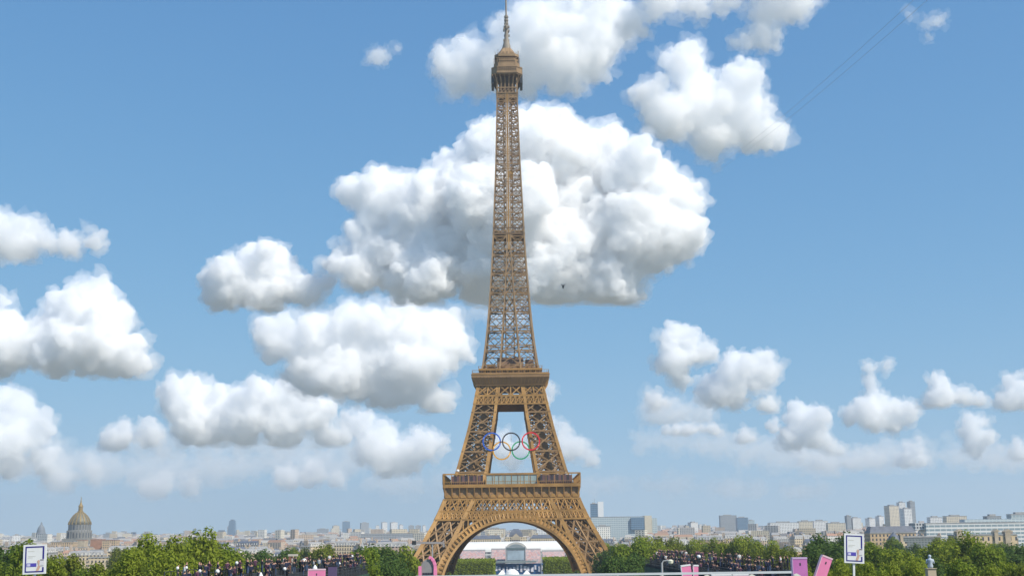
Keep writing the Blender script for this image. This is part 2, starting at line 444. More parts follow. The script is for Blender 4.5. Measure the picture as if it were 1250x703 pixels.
def leg_part(sx, sy, hs, chord, brace, name, xdiv=1, mid=True, dens=1, horiz=True):
    """one leg between the heights hs: four box chords, braced on its four sides"""
    mb = MB(); br = MB()
    def P(a, b, h):   # a, b in {0 inner, 1 outer}
        return Vector((sx*(Wd(h) if a else In(h)), sy*(Wd(h) if b else In(h)), h))
    sides = [((0,1),(1,1)), ((1,0),(1,1)), ((0,0),(1,0)), ((0,0),(0,1))]
    for h0, h1 in zip(hs, hs[1:]):
        n = max(1, int((h1-h0)/6))
        for a in (0,1):
            for b in (0,1):
                for k in range(n):
                    u0 = h0+(h1-h0)*k/n; u1 = h0+(h1-h0)*(k+1)/n
                    c0 = P(a,b,u0); c1 = P(a,b,u1)
                    off = Vector(((-1 if a else 1)*sx*chord/2, (-1 if b else 1)*sy*chord/2, 0))
                    mb.bar(c0+off, c1+off + (c1-c0).normalized()*.05, chord, chord, up=(0,1,0))
        for (p, q) in sides:
            def Q(u, v):
                h = h0+(h1-h0)*v
                A, B = P(*p, h), P(*q, h)
                return A + (B-A)*u
            # inward normal so that the bracing sits inside the chord boxes
            nin = Vector((0,0,0))
            if p[0] == q[0]: nin.x = -sx*(1 if p[0] else -1)*chord*.45
            if p[1] == q[1]: nin.y = -sy*(1 if p[1] else -1)*chord*.45
            for i in range(xdiv):
                a0, a1 = i/xdiv, (i+1)/xdiv
                for (s_, e_) in (((a0,0),(a1,1)), ((a1,0),(a0,1))):
                    br.bar(Q(*s_)+nin, Q(*e_)+nin*1.15, brace, brace*.8)
                if dens > 1:   # finer secondary lattice through the panel's quarter points
                    mvx = (a0+a1)/2
                    for (s_, e_) in (((mvx,0),(a0,.5)), ((mvx,0),(a1,.5)), ((a0,.5),(mvx,1)), ((a1,.5),(mvx,1))):
                        br.bar(Q(*s_)+nin*1.4, Q(*e_)+nin*1.4, brace*.6)
                    br.bar(Q(a0,.5)+nin*.9, Q(a1,.5)+nin*.9, brace*.7)
                if i: br.bar(Q(a0,0)+nin, Q(a0,1)+nin, brace)
            if horiz:
                                br.bar(Q(0,1)+nin, Q(1,1)+nin, brace*1.1)
        if dens > 1:       # diaphragm inside the leg
            A, B, C, D = P(0,0,h1), P(1,0,h1), P(1,1,h1), P(0,1,h1)
            br.bar(A, C, brace*.55); br.bar(B, D, brace*.55)
    nf = len(mb.f); mb.add(br.v, br.f)
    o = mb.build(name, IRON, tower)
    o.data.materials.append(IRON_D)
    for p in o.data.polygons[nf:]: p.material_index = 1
    return o

for sx in (-1, 1):
    for sy in (-1, 1):
        leg_part(sx, sy, [0, 9, 20, 31, 42, 52], 1.9, .8, 'leg', 2, dens=2)
for sx in (-1, 1):
    for sy in (-1, 1):
        o = leg_part(sx, sy, [59, 66, 76.5, 87, 97, 106, 112], 1.5, .7, 'upper_leg', 1, dens=2)
        # lift shaft climbing inside the leg
        m = MB()
        for h0, h1 in ((60, 75), (75, 90), (90, 108)):
            c0 = (Wd(h0)+In(h0))/2; c1 = (Wd(h1)+In(h1))/2
            m.bar((sx*c0, sy*c0, h0), (sx*c1, sy*c1, h1), 3.2, 2.2)
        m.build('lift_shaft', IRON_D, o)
# masonry feet
for sx in (-1, 1):
    for sy in (-1, 1):
        for a in (0, 1):
            for b in (0, 1):
                m = MB(); x = sx*(Wd(0) if a else In(0)); y = sy*(Wd(0) if b else In(0))
                m.frustum(x-4.5, x+4.5, y-4.5, y+4.5, -.5, 4, 1.2, 1.2)
                m.build('footing', STONE, tower)

# shaft above the second platform
sh = MB(); shb = MB(); shc = MB(); gs = MB()
hs = [112.0]
while hs[-1] < 276: hs.append(hs[-1] + (10.6 if hs[-1] < 190 else 10.6 - (hs[-1]-190)*.045))
hs[-1] = 277.0
for i, (h0, h1) in enumerate(zip(hs, hs[1:])):
    ch = .95 if h0 < 150 else .78 if h0 < 200 else .62
    bw = .44 if h0 < 190 else .42
    hm = h0 + (h1-h0)*.72
    for k in range(4):
        for s in (-1, 1):
            # outer corner chord (one per corner) and the two inner chords of the face
            if s == 1:
                a = Vector((Wd(h0)-ch/2, -Wd(h0)+ch/2, h0)); b = Vector((Wd(h1)-ch/2, -Wd(h1)+ch/2, h1))
                sh.bar(rot4(a,k), rot4(b,k), ch, ch, up=(0,1,0))
            a = Vector((s*(In(h0)+ch*.42), -Wd(h0)+ch/2, h0)); b = Vector((s*(In(h1)+ch*.42), -Wd(h1)+ch/2, h1))
            sh.bar(rot4(a,k), rot4(b,k), ch*.85, ch*.9, up=(0,1,0))
            def Q(u, h):
                x0, x1 = In(h)+ch*.5, Wd(h)-ch*.5
                return rot4((s*(x0+(x1-x0)*u), -Wd(h)+ch*.5, h), k)
            shb.bar(Q(0,h0), Q(1,hm), bw, bw*.8); shb.bar(Q(1,h0), Q(0,hm), bw, bw*.8)
            shb.bar(Q(0,hm), Q(1,hm), bw*1.05); shb.bar(Q(0,h1), Q(1,h1), bw*1.25)
            hq = (hm+h1)/2
            shb.bar(Q(0,hm), Q(.5,h1), bw*.8); shb.bar(Q(.5,h1), Q(1,hm), bw*.8)
            if h0 > 150:
                for (ua, ha, ub, hb) in ((0,h0,1,(h0+hm)/2), (1,h0,0,(h0+hm)/2), (0,(h0+hm)/2,1,hm), (1,(h0+hm)/2,0,hm)):
                    shb.bar(Q(ua,ha), Q(ub,hb), bw*.6)
            # inner side of each leg
            def T(u, h):
                x = s*(In(h)+ch*.3); y0, y1 = -Wd(h)+ch*.5, -In(h)-.2
                return rot4((x, y0+(y1-y0)*u, h), k)
            if h0 < 185:
                shb.bar(T(0,h1), T(1,h1), bw)
        if h0 > 178:      # the two middle chords run together under one plated strip
            gs.bar(rot4((0,-Wd(h0)+.15,h0),k), rot4((0,-Wd(h1)+.15,h1+.02),k), .95, .3, up=rot4((0,1,0),k))
        # lacing between the two middle chords
        if In(h0) > 1.2:
            for (u, v) in (((-1,h0),(1,hm)), ((1,h0),(-1,hm)), ((-1,hm),(1,hm)), ((-1,h1),(1,h1)), ((-1,hm),(1,h1))):
                shb.bar(rot4((u[0]*In(u[1]), -Wd(u[1])+ch*.6, u[1]), k), rot4((v[0]*In(v[1]), -Wd(v[1])+ch*.6, v[1]), k), bw*1.1)
    # central lift core: four guide columns with ties
    c = min(2.3, Wd(h0)*.36)
    for sx in (-1, 1):
        for sy in (-1, 1):
            shc.bar((sx*c, sy*c, h0), (sx*min(2.3, Wd(h1)*.36), sy*min(2.3, Wd(h1)*.36), h1), .6)
    for z in (h0,):
        for sx in (-1, 1):
            shc.bar((sx*c, -c, z), (sx*c, c, z), .35); shc.bar((-c, sx*c, z), (c, sx*c, z), .35)
            shc.bar((-c, sx*c, z), (c, sx*c, z+(h1-h0)/2), .3)
    # floor ties out to the corner chords
    for k in range(4):
        shc.bar(rot4((c, -c, h1), k), rot4((Wd(h1)-.4, -Wd(h1)+.4, h1), k), .4)
nf = len(sh.f); sh.add(shb.v, shb.f)
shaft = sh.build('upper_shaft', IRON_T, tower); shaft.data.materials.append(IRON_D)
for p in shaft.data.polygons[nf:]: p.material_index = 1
shc.build('lift_core', IRON_D, shaft); gs.build('middle_strip', IRON, shaft)
m = MB(); m.box(-1.5, 1.5, -5.0, -2.6, 228.5, 231.8); m.build('lift_cabin', mat('lift_yellow', (.50, .29, .07), .6, 0, .2, .5), tower)
bpy.data.objects['lift_cabin'].location = (1.5, 0, 0)
m = MB(); q = 8.55
for k in range(4):
    m.bar(rot4((-q,-q+.2,195.3),k), rot4((q,-q+.2,195.3),k), 1.0, .9); m.bar(rot4((-q,-q+.2,198.6),k), rot4((q,-q+.2,198.6),k), .7, .5)
    for i in range(7): m.bar(rot4((-q+i*q/3,-q+.2,195.3),k), rot4((-q+(i+1)*q/3 if i<6 else q,-q+.2,198.6),k), .35)
m.box(-q+.6, q-.6, -q+.6, q-.6, 195.5, 196.4)
m.build('middle_platform', mat('iron_dark', (.17,.11,.06), .65, 0, .2, .3), tower)

# arches
def arch(k):
    mb = MB(); sp = MB(); HC = 7.3; R0, R1 = 34.0, 38.4
    def fy(h): return -Wd(min(h, 46))-.35
    def PT(r, a):
        h = HC + r*math.cos(a); return Vector((r*math.sin(a), fy(h), h))
    n = 48; amax = R(78)
    A = [-amax+2*amax*i/n for i in range(n+1)]
    dep = 3.6
    for r, w in ((R0, 1.15), (R1, .95)):
        for a0, a1 in zip(A, A[1:]):
            p, q_ = PT(r-w/2 if r == R1 else r+w/2, a0), PT(r-w/2 if r == R1 else r+w/2, a1)
            o = Vector((0, dep/2, 0))
            mb.bar(rot4(p+o, k), rot4(q_+o+(q_-p)*.03, k), w, dep, up=rot4((0,1,0),k))
    mid = (R0+R1)/2
    for i, a in enumerate(A[::1]):
        mb.bar(rot4(PT(R0+.9,a)+Vector((0,.4,0)),k), rot4(PT(R1-.7,a)+Vector((0,.4,0)),k), .75, .7)
        if i % 2 == 0: mb.bar(rot4(PT(R0+.9,a)+Vector((0,dep-.4,0)),k), rot4(PT(R1-.7,a)+Vector((0,dep-.4,0)),k), .6, .6)
    # web plate a little behind the radial ribs
    for a0, a1 in zip(A, A[1:]):
        o = Vector((0, .75, 0))
        q4 = [rot4(PT(r, a)+o+Vector((0,e,0)), k) for e in (0, .3) for r, a in ((R0+.6,a0),(R0+.6,a1),(R1-.5,a1),(R1-.5,a0))]
        mb.add(q4, [(0,1,2,3),(7,6,5,4),(0,4,5,1),(2,6,7,3)])
    a_o = mb.build('arch', IRON, tower)
    # spandrel arcade between arch and legs / band
    for s in (-1, 1):
        for i in range(9):
            x = 10.0 + i*2.35
            h0 = HC + math.sqrt(max(0, R1*R1-x*x)); 
            htop = 42.4
            hin = 52 - (x-18.2)/.511 if x > 18.2 else 60
            htop = min(htop, hin)
            if htop - h0 < .5: continue
            sp.bar(rot4((s*x, fy(h0)+.6, h0-.3), k), rot4((s*x, fy(htop)+.6, htop), k), .55, .8)
            sp.bar(rot4((s*x, fy(htop)+.6, htop-.3), k), rot4((s*(x+2.35), fy(htop)+.6, htop-.3), k), .5, .8)
    sp.build('spandrel_arcade', IRON, a_o)
for k in range(4): arch(k)

# first platform: band, truss row, cornice with consoles, gallery
def girdle(name, k, h0, h1, n, chord, brace, double=True, inset=.3, plate=False):
    mb = MB()
    def Q(u, h): return rot4((u*Wd(h), -Wd(h)-.1+inset, h), k)
    for h in (h0, h1): mb.bar(Q(-1,h), Q(1,h), chord, chord, up=(0,0,1))
    for i in range(n):
        u0 = -1+2*i/n; u1 = -1+2*(i+1)/n
        mb.bar(Q(u0,h0), Q(u1,h1), brace, brace); mb.bar(Q(u1,h0), Q(u0,h1), brace, brace)
        if double:
            um = (u0+u1)/2; hm = (h0+h1)/2
            for a, b in (((um,h0),(u0,hm)), ((um,h0),(u1,hm)), ((u0,hm),(um,h1)), ((u1,hm),(um,h1))): mb.bar(Q(*a), Q(*b), brace*.55)
        mb.bar(Q(u0,h0), Q(u0,h1), brace*1.1)
    if plate:
        a = [Q(-1,h0+.2), Q(1,h0+.2), Q(1,h1-.2), Q(-1,h1-.2)]; o = rot4((0,.7,0),k); b = [p+o for p in a]; c = [p+o*1.4 for p in a]
        mb.add(b+c, [(0,1,2,3),(7,6,5,4),(0,4,5,1),(1,5,6,2),(2,6,7,3),(3,7,4,0)])
    return mb
for k in range(4):
    girdle('g', k, 42.2, 46.0, 34, .85, .5, False, plate=True).build('lower_band', IRON, tower)
    girdle('g', k, 46.2, 52.2, 17, .8, .46).build('lattice_girder', IRON, tower)
plat = MB(); GW = 34.6
plat.box(-GW, GW, -GW, GW, 58.0, 59.6)
plat.box(-33.6, 33.6, -33.6, 33.6, 52.2, 52.9)
p1 = plat.build('first_platform', IRON, tower)
rec = MB()
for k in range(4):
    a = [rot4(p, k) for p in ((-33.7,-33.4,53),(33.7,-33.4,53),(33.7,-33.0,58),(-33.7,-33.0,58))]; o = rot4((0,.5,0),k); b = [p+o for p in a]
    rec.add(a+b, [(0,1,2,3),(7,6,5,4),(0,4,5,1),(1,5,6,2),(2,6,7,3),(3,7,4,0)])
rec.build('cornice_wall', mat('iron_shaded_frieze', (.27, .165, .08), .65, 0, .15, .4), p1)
con = MB(); n = 18
for k in range(4):
    for i in range(n+1):
        x = -33.7+67.4*i/n
        pts = [(-33.4, 52.9), (-34.6, 57.9), (-33.2, 57.9), (-33.2, 52.9)]
        vs = [rot4((x-.28, y, z), k) for y, z in pts] + [rot4((x+.28, y, z), k) for y, z in pts]
        con.add(vs, [(0,1,2,3),(7,6,5,4),(0,4,5,1),(1,5,6,2),(2,6,7,3),(3,7,4,0)])
        if i < n:   # rounded shell between the consoles
            arc = [(x+1.87+1.45*math.cos(math.pi*j/8), 52.95+1.75*math.sin(math.pi*j/8)) for j in range(9)]
            vs = [rot4((q_[0], -34.05, q_[1]), k) for q_ in arc] + [rot4((q_[0], -33.5, q_[1]), k) for q_ in arc]
            con.add(vs, [tuple(range(9)), tuple(range(9, 18))[::-1]] + [(j, j+9, (j+1)%9+9, (j+1)%9) for j in range(9)])
con.build('console_row', IRON, p1)
gal = MB()
for k in range(4):
    gal.bar(rot4((-GW,-GW+.3,64.7),k), rot4((GW,-GW+.3,64.7),k), .5, .7)
    gal.bar(rot4((-GW,-GW+.3,60.9),k), rot4((GW,-GW+.3,60.9),k), .18, .22)
    for i in range(17):
        x = -GW+2*GW*i/16; gal.bar(rot4((x,-GW+.3,59.6),k), rot4((x,-GW+.3,64.7),k), .3, .3)
    for i in range(65):
        x = -GW+2*GW*i/64; gal.bar(rot4((x,-GW+.3,59.6),k), rot4((x,-GW+.3,60.9),k), .12, .12)
gal.build('gallery', IRON, p1)
gl = MB(); gl.box(-12.8, 12.8, -29, -24, 59.7, 64.4); gl.box(-12.8, 12.8, 24, 29, 59.7, 64.4); gl.build('glass_pavilion', GLASSB, p1)
gm = MB()
for i in range(9): gm.bar((-12.8+i*3.2, -29.1, 59.7), (-12.8+i*3.2, -29.1, 64.4), .22)
gm.bar((-12.8,-29.1,64.5),(12.8,-29.1,64.5),.35); gm.build('pavilion_mullion', IRON_D, p1)
for s in (-1, 1):
    pv = MB(); pv.box(min(s*14.5,s*30.5), max(s*14.5,s*30.5), -31.5, -25, 59.7, 63.9); pv.build('dark_pavilion', PURPLE_D, p1)

# second platform
for k in range(4):
    girdle('g', k, 101.4, 105.6, 16, .7, .42, False, plate=True).build('lower_band', IRON, tower)
    girdle('g', k, 106.0, 111.3, 6, .75, .6, False).build('lattice_girder', IRON, tower)
m = MB(); m.frustum(-18.3, 18.3, -18.3, 18.3, 111.3, 111.5, 0, 0)
vs = []
for z, w in ((111.5, 17.9), (112.4, 18.6), (115.2, 20.3), (116.6, 20.4), (116.6, 20.1), (117.7, 20.1)):
    vs += [(-w,-w,z),(w,-w,z),(w,w,z),(-w,w,z)]
fs = [(0,3,2,1), (20,21,22,23)]
for i in range(5):
    for j in range(4): fs.append((i*4+j, i*4+(j+1)%4, (i+1)*4+(j+1)%4, (i+1)*4+j))
m.add(vs, fs)
p2 = m.build('second_platform', mat('iron_cornice', (.30, .18, .085), .6, 0, .12, .3), tower)
m = MB()
for k in range(4):
    for i in range(21):
        x = -19.6+39.2*i/20; m.bar(rot4((x*.93,-18.35,112.2),k), rot4((x,-20.3,115.6),k), .3, .45)
    m.bar(rot4((-20.3,-20.3,116.9),k), rot4((20.3,-20.3,116.9),k), .5, .5)
    for i in range(41):
        x = -20+i; m.bar(rot4((x,-20.0,117.7),k), rot4((x,-20.0,119.0),k), .12)
    m.bar(rot4((-20,-20,119),k), rot4((20,-20,119),k), .2)
m.build('cornice_rib', IRON, p2)
m = MB(); m.box(-16.8, 16.8, -16.8, 16.8, 119.6, 120.4)
for k in range(4):
    for i in range(12):
        x = -16.3+i*32.6/11; m.bar(rot4((x,-16.3,117.7),k), rot4((x,-16.3,119.6),k), .3)
    m.bar(rot4((-16.8,-16.8,121.5),k), rot4((16.8,-16.8,121.5),k), .2)
    for i in range(34): m.bar(rot4((-16.5+i,-16.7,120.4),k), rot4((-16.5+i,-16.7,121.5),k), .1)
m.build('upper_deck', IRON, p2)
m = MB(); m.box(-7, 7, -10.5, 10.5, 120.4, 126.5); m.box(-12.5, -8, -9, 9, 120.4, 123.6); m.box(8, 12.5, -9, 9, 120.4, 126.0)
m.build('deck_kiosk', mat('kiosk_iron', (.24, .15, .10), .7, 0, .25, .3), p2)

# top gallery and campanile
def octa(mb, w, c, z0, z1, w1=None):
    w1 = w1 or w; c1 = c*w1/w
    def ring(w, c, z): return [(w-c,-w,z),(w,-w+c,z),(w,w-c,z),(w-c,w,z),(-w+c,w,z),(-w,w-c,z),(-w,-w+c,z),(-w+c,-w,z)]
    mb.add(ring(w,c,z0)+ring(w1,c1,z1), [tuple(range(8))[::-1], tuple(range(8,16))] + [(i,(i+1)%8,(i+1)%8+8,i+8) for i in range(8)])
m = MB()
for k in range(4):
    for i in range(6):
        x = -5.4+i*10.8/5
        m.bar(rot4((x,-5.7,277),k), rot4((x,-5.8,286.5),k), .5, .6, up=(0,1,0))
        m.bar(rot4((x,-5.7,282.5),k), rot4((x*1.25,-8.3,287.6),k), .35, .5)
    m.bar(rot4((-5.9,-5.8,277.2),k), rot4((5.9,-5.8,277.2),k), .8, .6); m.bar(rot4((-5.9,-5.8,280.2),k), rot4((5.9,-5.8,280.2),k), .7, .6)
    for i in range(5): m.bar(rot4((-5.4+i*2.16,-5.7,277.3),k), rot4((-5.4+(i+1)*2.16,-5.7,280.2),k), .3)
neck = m.build('top_bracket', IRON_T, tower)
m = MB(); m.box(-4.6, 4.6, -4.6, 4.6, 277, 288); m.build('neck_core', IRON_SHADE, neck)
m = MB(); octa(m, 8.4, 3.0, 287.4, 288.0); octa(m, 8.75, 3.1, 288.0, 289.0); octa(m, 8.5, 3.0, 289.0, 291.4); octa(m, 8.75, 3.1, 291.4, 292.0)
tg = m.build('top_gallery', IRON_T, tower)
m = MB()
for s in (-1, 1):
    for y in (-4.4, 0, 4.4):
        m.box(min(s*7.4,s*8.8), max(s*7.4,s*8.8), y-1.9, y+1.9, 282.8, 287.4)
m.build('side_cabin', DARKM, tg)
m = MB()
for k in range(4):
    for i in range(11):
        x = -5.2+i*1.04; m.bar(rot4((x,-8.56,289.0),k), rot4((x,-8.56,291.4),k), .16, .2)
        if i < 10: m.bar(rot4((x+.2,-8.53,290.2),k), rot4((x+.84,-8.53,290.2),k), .5, .08)
m.build('gallery_rib_shade', IRON_SHADE, tg)  # dark ribs and plates, the shade between them put into the colour
m = MB()
octa(m, 7.3, 2.4, 292.0, 294.6); octa(m, 6.4, 2.0, 294.6, 297.2)
for k in range(4):
    for i in range(9):
        x = -7+i*14/8; m.bar(rot4((x*.75,-7.2,294.6),k), rot4((x*.75,-7.2,297.4),k), .22)
    m.bar(rot4((-6,-7.2,297.4),k), rot4((6,-7.2,297.4),k), .25); m.bar(rot4((-5.5,-7.2,296),k), rot4((5.5,-7.2,296),k), .15)
m.build('open_deck', IRON_T, tg)
m = MB(); octa(m, 6.9, 2.2, 298.6, 300.0); octa(m, 5.6, 1.8, 300.0, 302.6, 4.2); octa(m, 4.2, 1.4, 302.6, 305.2, 2.6)
rc = MB(); rc.box(-5.6,5.6,-5.6,5.6,297.21,298.59); rc.build('shaded_recess', IRON_SHADE, tg)  # dark colour stands in for shade in the gap under the roof
rnd = random.Random(5)
for i in range(26):      # aerials and dishes on the roof edge
    a = rnd.uniform(0, 6.28); x, y = 6.6*math.cos(a), 6.6*math.sin(a)
    m.bar((x,y,300), (x*1.03,y*1.03,300+rnd.uniform(1.2,4.5)), .18)
for i in range(10):
    a = rnd.uniform(0, 6.28); m.box(6.3*math.cos(a)-.5, 6.3*math.cos(a)+.5, 6.3*math.sin(a)-.5, 6.3*math.sin(a)+.5, 300, 301.4)
m.build('roof', IRON_T, tg)
m = MB(); m.lathe([(2.6,305.2),(2.2,307.5),(1.5,310),(1.05,313),(.95,319)], 12)
for i in range(22):
    a = rnd.uniform(0, 6.28); z = rnd.uniform(306, 319); r = 1.5
    m.box(r*math.cos(a)-.4, r*math.cos(a)+.4, r*math.sin(a)-.4, r*math.sin(a)+.4, z, z+1.2)
m.lathe([(.95,319),(.85,326),(.5,326.2),(.45,342),(.1,343)], 10)
for z in (320.5, 322.5, 324.5): m.lathe([(1.3,z),(1.3,z+.8)], 10)
m.build('mast', mat('mast_grey', (.26, .22, .17), .6), tower)

# small flood lamps and works netting on the legs
m = MB()
for x, h in ((-27.2, 66.0), (21.5, 62.6), (27.5, 64.0)):
    m.lathe([(.2,0),(.75,.2),(.85,.7),(.6,1.2),(.1,1.35)], 10, (x, -30.4, h))
m.build('flood_lamp', WHITE, tower)

# five rings
rings = empty('interlaced_rings', (TX, TY-25.5, 82))
tag(rings, 'five interlaced coloured rings mounted on the tower between its lower platforms', 'rings')
def ring(x, z, m_, tilt):
    mb = MB(); n = 48; ro, ri = 4.75, 4.1
    vs = []
    for i in range(n):
        a = 2*math.pi*i/n
        for r, y in ((ro,-.35),(ri,-.35),(ri,.35),(ro,.35)):
            vs.append((x+r*math.cos(a), y + tilt*(1 if math.sin(a*1+.4) > 0 else -1)*.5, z+r*math.sin(a)))
    fs = []
    for i in range(n):
        j = (i+1) % n
        for q in range(4): fs.append((i*4+q, i*4+(q+1)%4, j*4+(q+1)%4, j*4+q))
    mb.add(vs, fs); return mb.build('ring', m_, rings)
def rpos(px, py):
    p = at(px, py, TY-25.5); return p.x-TX, p.z-82
for (px, py, c, lab) in ((600.2,538.8,(.02,.12,.55),'blue'), (624,538.8,(.03,.03,.035),'black'), (648,538.3,(.68,.02,.04),'red'), (612.5,549.8,(.72,.36,.04),'yellow'), (635.6,549.3,(.02,.33,.14),'green')):
    x, z = rpos(px, py)
    o = ring(x, z, mat('ring_'+lab, c, .4), .3); o['label'] = lab + ' ring'
m = MB()
for px in (600.2, 624, 648): 
    x, z = rpos(px, 538.5); m.bar((x, .9, z), (x, 3.5, z+4.3), .25)
m.build('mounting_strut', GREYM, rings)
#TOWER_END

# ---------------------------------------------------------------- city
def px_label(x):  # part of the town in words
    return ('near the golden dome' if x < 150 else 'between golden dome and blue tower' if x < 290 else
            'right of the narrow blue tower' if x < 400 else 'below the far white towers' if x < 520 else
            'seen under the iron arch' if x < 720 else 'below the long glass building' if x < 805 else
            'near the blue glass office' if x < 930 else 'behind the pink and purple panels' if x < 1035 else 'right of the right sign')
WALLS = {'cream stone': facade('cream_facade', (.66,.53,.35)), 'white rendered': facade('white_facade', (.72,.69,.62), bay=2.6, wf=.36),
         'sandy stone': facade('sandy_facade', (.55,.40,.24)), 'grey rendered': facade('grey_facade', (.42,.41,.38), bay=2.8),
         'pale pink': facade('pinkish_facade', (.58,.42,.33))}
ROOFS = {'grey zinc roof': ZINC, 'dark slate roof': SLATE, 'orange tiled roof': TERRA}
PROTO = {}
def house_proto(wc, rc, v):
    key = (wc, rc, v)
    if key in PROTO: return PROTO[key]
    root = empty('apartment_building')
    w, d, h = ((22, 13, 18.5), (30, 14, 21), (15, 12, 17))[v]
    m = MB(); m.box(-w/2, w/2, -d/2, d/2, -6, h); m.box(-w/2-.3, w/2+.3, -d/2-.3, d/2+.3, h-.35, h+.15); m.box(-w/2-.25, w/2+.25, -d/2-.25, d/2+.25, h-4.2, h-3.9)
    m.build('wall', WALLS[wc], root)
    m = MB(); 
    if rc == 'orange tiled roof': m.frustum(-w/2-.2, w/2+.2, -d/2-.2, d/2+.2, h+.152, h+3.2, 3, d/2-.3)
    else:
        m.frustum(-w/2, w/2, -d/2, d/2, h+.152, h+3.4, 1.0, 1.4); m.frustum(-w/2+1, w/2-1, -d/2+1.4, d/2-1.4, h+3.402, h+4.6, 2, 4)
    nf = len(m.f)
    if rc != 'orange tiled roof':
        nx = int(w/3.2)
        for i in range(nx):
            x = -w/2+1.8+i*(w-3.6)/max(1, nx-1); m.box(x-.6, x+.6, -d/2+.15, -d/2+1.5, h+.6, h+2.6)
    rf = m.build('roof', ROOFS[rc], root)
    rf.data.materials.append(WALLS['white rendered'])
    for p in rf.data.polygons[nf:]: p.material_index = 1
    m = MB()
    for x in ([-w/2+.8, w/2-.8] + ([0] if w > 20 else [])):
        m = MB(); m.box(x-.5, x+.5, -3, 2.5, h+1.5, h+6.0)
        for q in range(5): m.box(x-.18, x+.18, -2.7+q*1.1, -2.3+q*1.1, h+6.0, h+6.8)
        m.build('chimney', CHIM, rf)
    register(root)
    PROTO[key] = root
    root['used'] = 0
    return root
rnd = random.Random(21)
def put_house(x, y, wc, rc, v, rz, s=1.0, sz=1.0):
    p = house_proto(wc, rc, v)
    if not p['used']: o = p; p['used'] = 1
    else: o = copy_tree(p)
    o.location = (x, y, gz(y)); o.rotation_euler = (0,0,rz); o.scale = (s, 1, sz)
    px = 625 + F*(x/y)/math.cos(PITCH)
    lab = '%s block, %s, %s' % (wc, rc, px_label(px))
    tag(o, lab, 'building', '%s blocks with %s %s' % (wc, rc, px_label(px)))
    return o
wk = ['cream stone']*5 + ['white rendered']*3 + ['sandy stone']*3 + ['grey rendered']*2 + ['pale pink']*2
rk = ['grey zinc roof']*6 + ['dark slate roof']*3 + ['orange tiled roof']*1
nh = 0
for y in (1130, 1210, 1300, 1400, 1520, 1660, 1820, 2000):
    half = y*.45
    x = -half + rnd.uniform(0, 20)
    while x < half:
        v = rnd.choice((0, 0, 1, 1, 2)); w = (22, 30, 15)[v]*rnd.uniform(.85, 1.2)
        okc = abs(x+w/2) > (105 + (y-1100)*.02 if y < 1950 else 0)
        gap = rnd.random() < (.30 if y < 1600 else .22)
        if okc and not gap and nh < 296:
            s = w/(22, 30, 15)[v]
            put_house(x+w/2, y+rnd.uniform(-22, 22), rnd.choice(wk), rnd.choice(rk), v, rnd.uniform(-.25, .25) + (0 if rnd.random() < .7 else 1.2), s, rnd.uniform(.82, 1.22))
            nh += 1
        x += w*1.02 + (rnd.uniform(20, 60) if gap else rnd.uniform(0, 9))
for p in PROTO.values():
    if not p['used']:
        for c in kids(p): 
            for g_ in kids(c): bpy.data.objects.remove(g_)
            bpy.data.objects.remove(c)
        bpy.data.objects.remove(p)
    else: del p['used']
for o in list(COL.objects):
    if 'used' in o.keys(): del o['used']
# everything farther reads as one mass
m = MB()
for i in range(5200):
    y = 2100 + 4600*rnd.random()**1.15; x = rnd.uniform(-.47, .47)*y
    w = rnd.uniform(11, 34); d = rnd.uniform(11, 18); h = rnd.uniform(14, 25)
    if rnd.random() < .05: h = rnd.uniform(28, 44)
    z = gz(y); rr = Matrix.Translation((x, y, z)) @ Matrix.Rotation(rnd.uniform(-.5,.5), 4, 'Z')
    n0 = len(m.v)
    if h < 26: 
        vs = [(-w/2,-d/2,-3),(w/2,-d/2,-3),(w/2,d/2,-3),(-w/2,d/2,-3),(-w/2,-d/2,h),(w/2,-d/2,h),(w/2,d/2,h),(-w/2,d/2,h),(-w/2+1.5,-d/2+3,h+4),(w/2-1.5,-d/2+3,h+4),(w/2-1.5,d/2-3,h+4),(-w/2+1.5,d/2-3,h+4)]
        m.add([rr @ Vector(p) for p in vs], [(0,1,5,4),(1,2,6,5),(2,3,7,6),(3,0,4,7),(4,5,9,8),(5,6,10,9),(6,7,11,10),(7,4,8,11),(8,9,10,11)])
    else: m.box(-w/2, w/2, -d/2, d/2, -3, h, rr)
FAR = facade('far_city', (.5,.5,.5), bay=3.4, floor=3.3, wf=.4, hf=.5, island=[(.60,.52,.38),(.72,.69,.62),(.50,.42,.30),(.68,.62,.50),(.44,.42,.39),(.56,.44,.33)], roof=[(.30,.30,.30),(.16,.16,.17),(.36,.22,.15),(.34,.33,.32),(.42,.40,.37)])
tag(m.build('distant_city', FAR), 'dense pale rooftops of the far city reaching the horizon', None, None, 'stuff')

# towers and landmarks
def slab(px0, px1, ytop, dist, mat_, label, name='office_tower', depth=18, rz=0.0, roofm=None, cap=3, kind_cat='tower block', base=None):
    a = at(px0, ytop, dist); b = at(px1, ytop, dist)
    w = b.x-a.x; zt = (a.z+b.z)/2; z0 = gz(dist)-4 if base is None else base
    root = empty(name, ((a.x+b.x)/2, dist+depth/2, 0), rz); tag(root, label, kind_cat)
    ww = w/(abs(math.cos(rz))+abs(math.sin(rz))*min(1.6, depth/max(w, .1))) if rz else w
    m = MB(); m.box(-ww/2, ww/2, -depth/2, depth/2, z0, zt-cap*.4); m.build('wall', mat_, root)
    m = MB(); m.box(-ww/2-.3, ww/2+.3, -depth/2-.3, depth/2+.3, zt-cap*.4, zt-cap*.4+.8); 
    m.box(-ww/4, ww/5, -depth/4, depth/4, zt-cap*.4+.8, zt+cap*.6); m.build('roof', roofm or ZINC, root)
    return root
F_W = facade('tower_white', (.78,.77,.74), bay=3.2, floor=3, wf=.45, hf=.45)
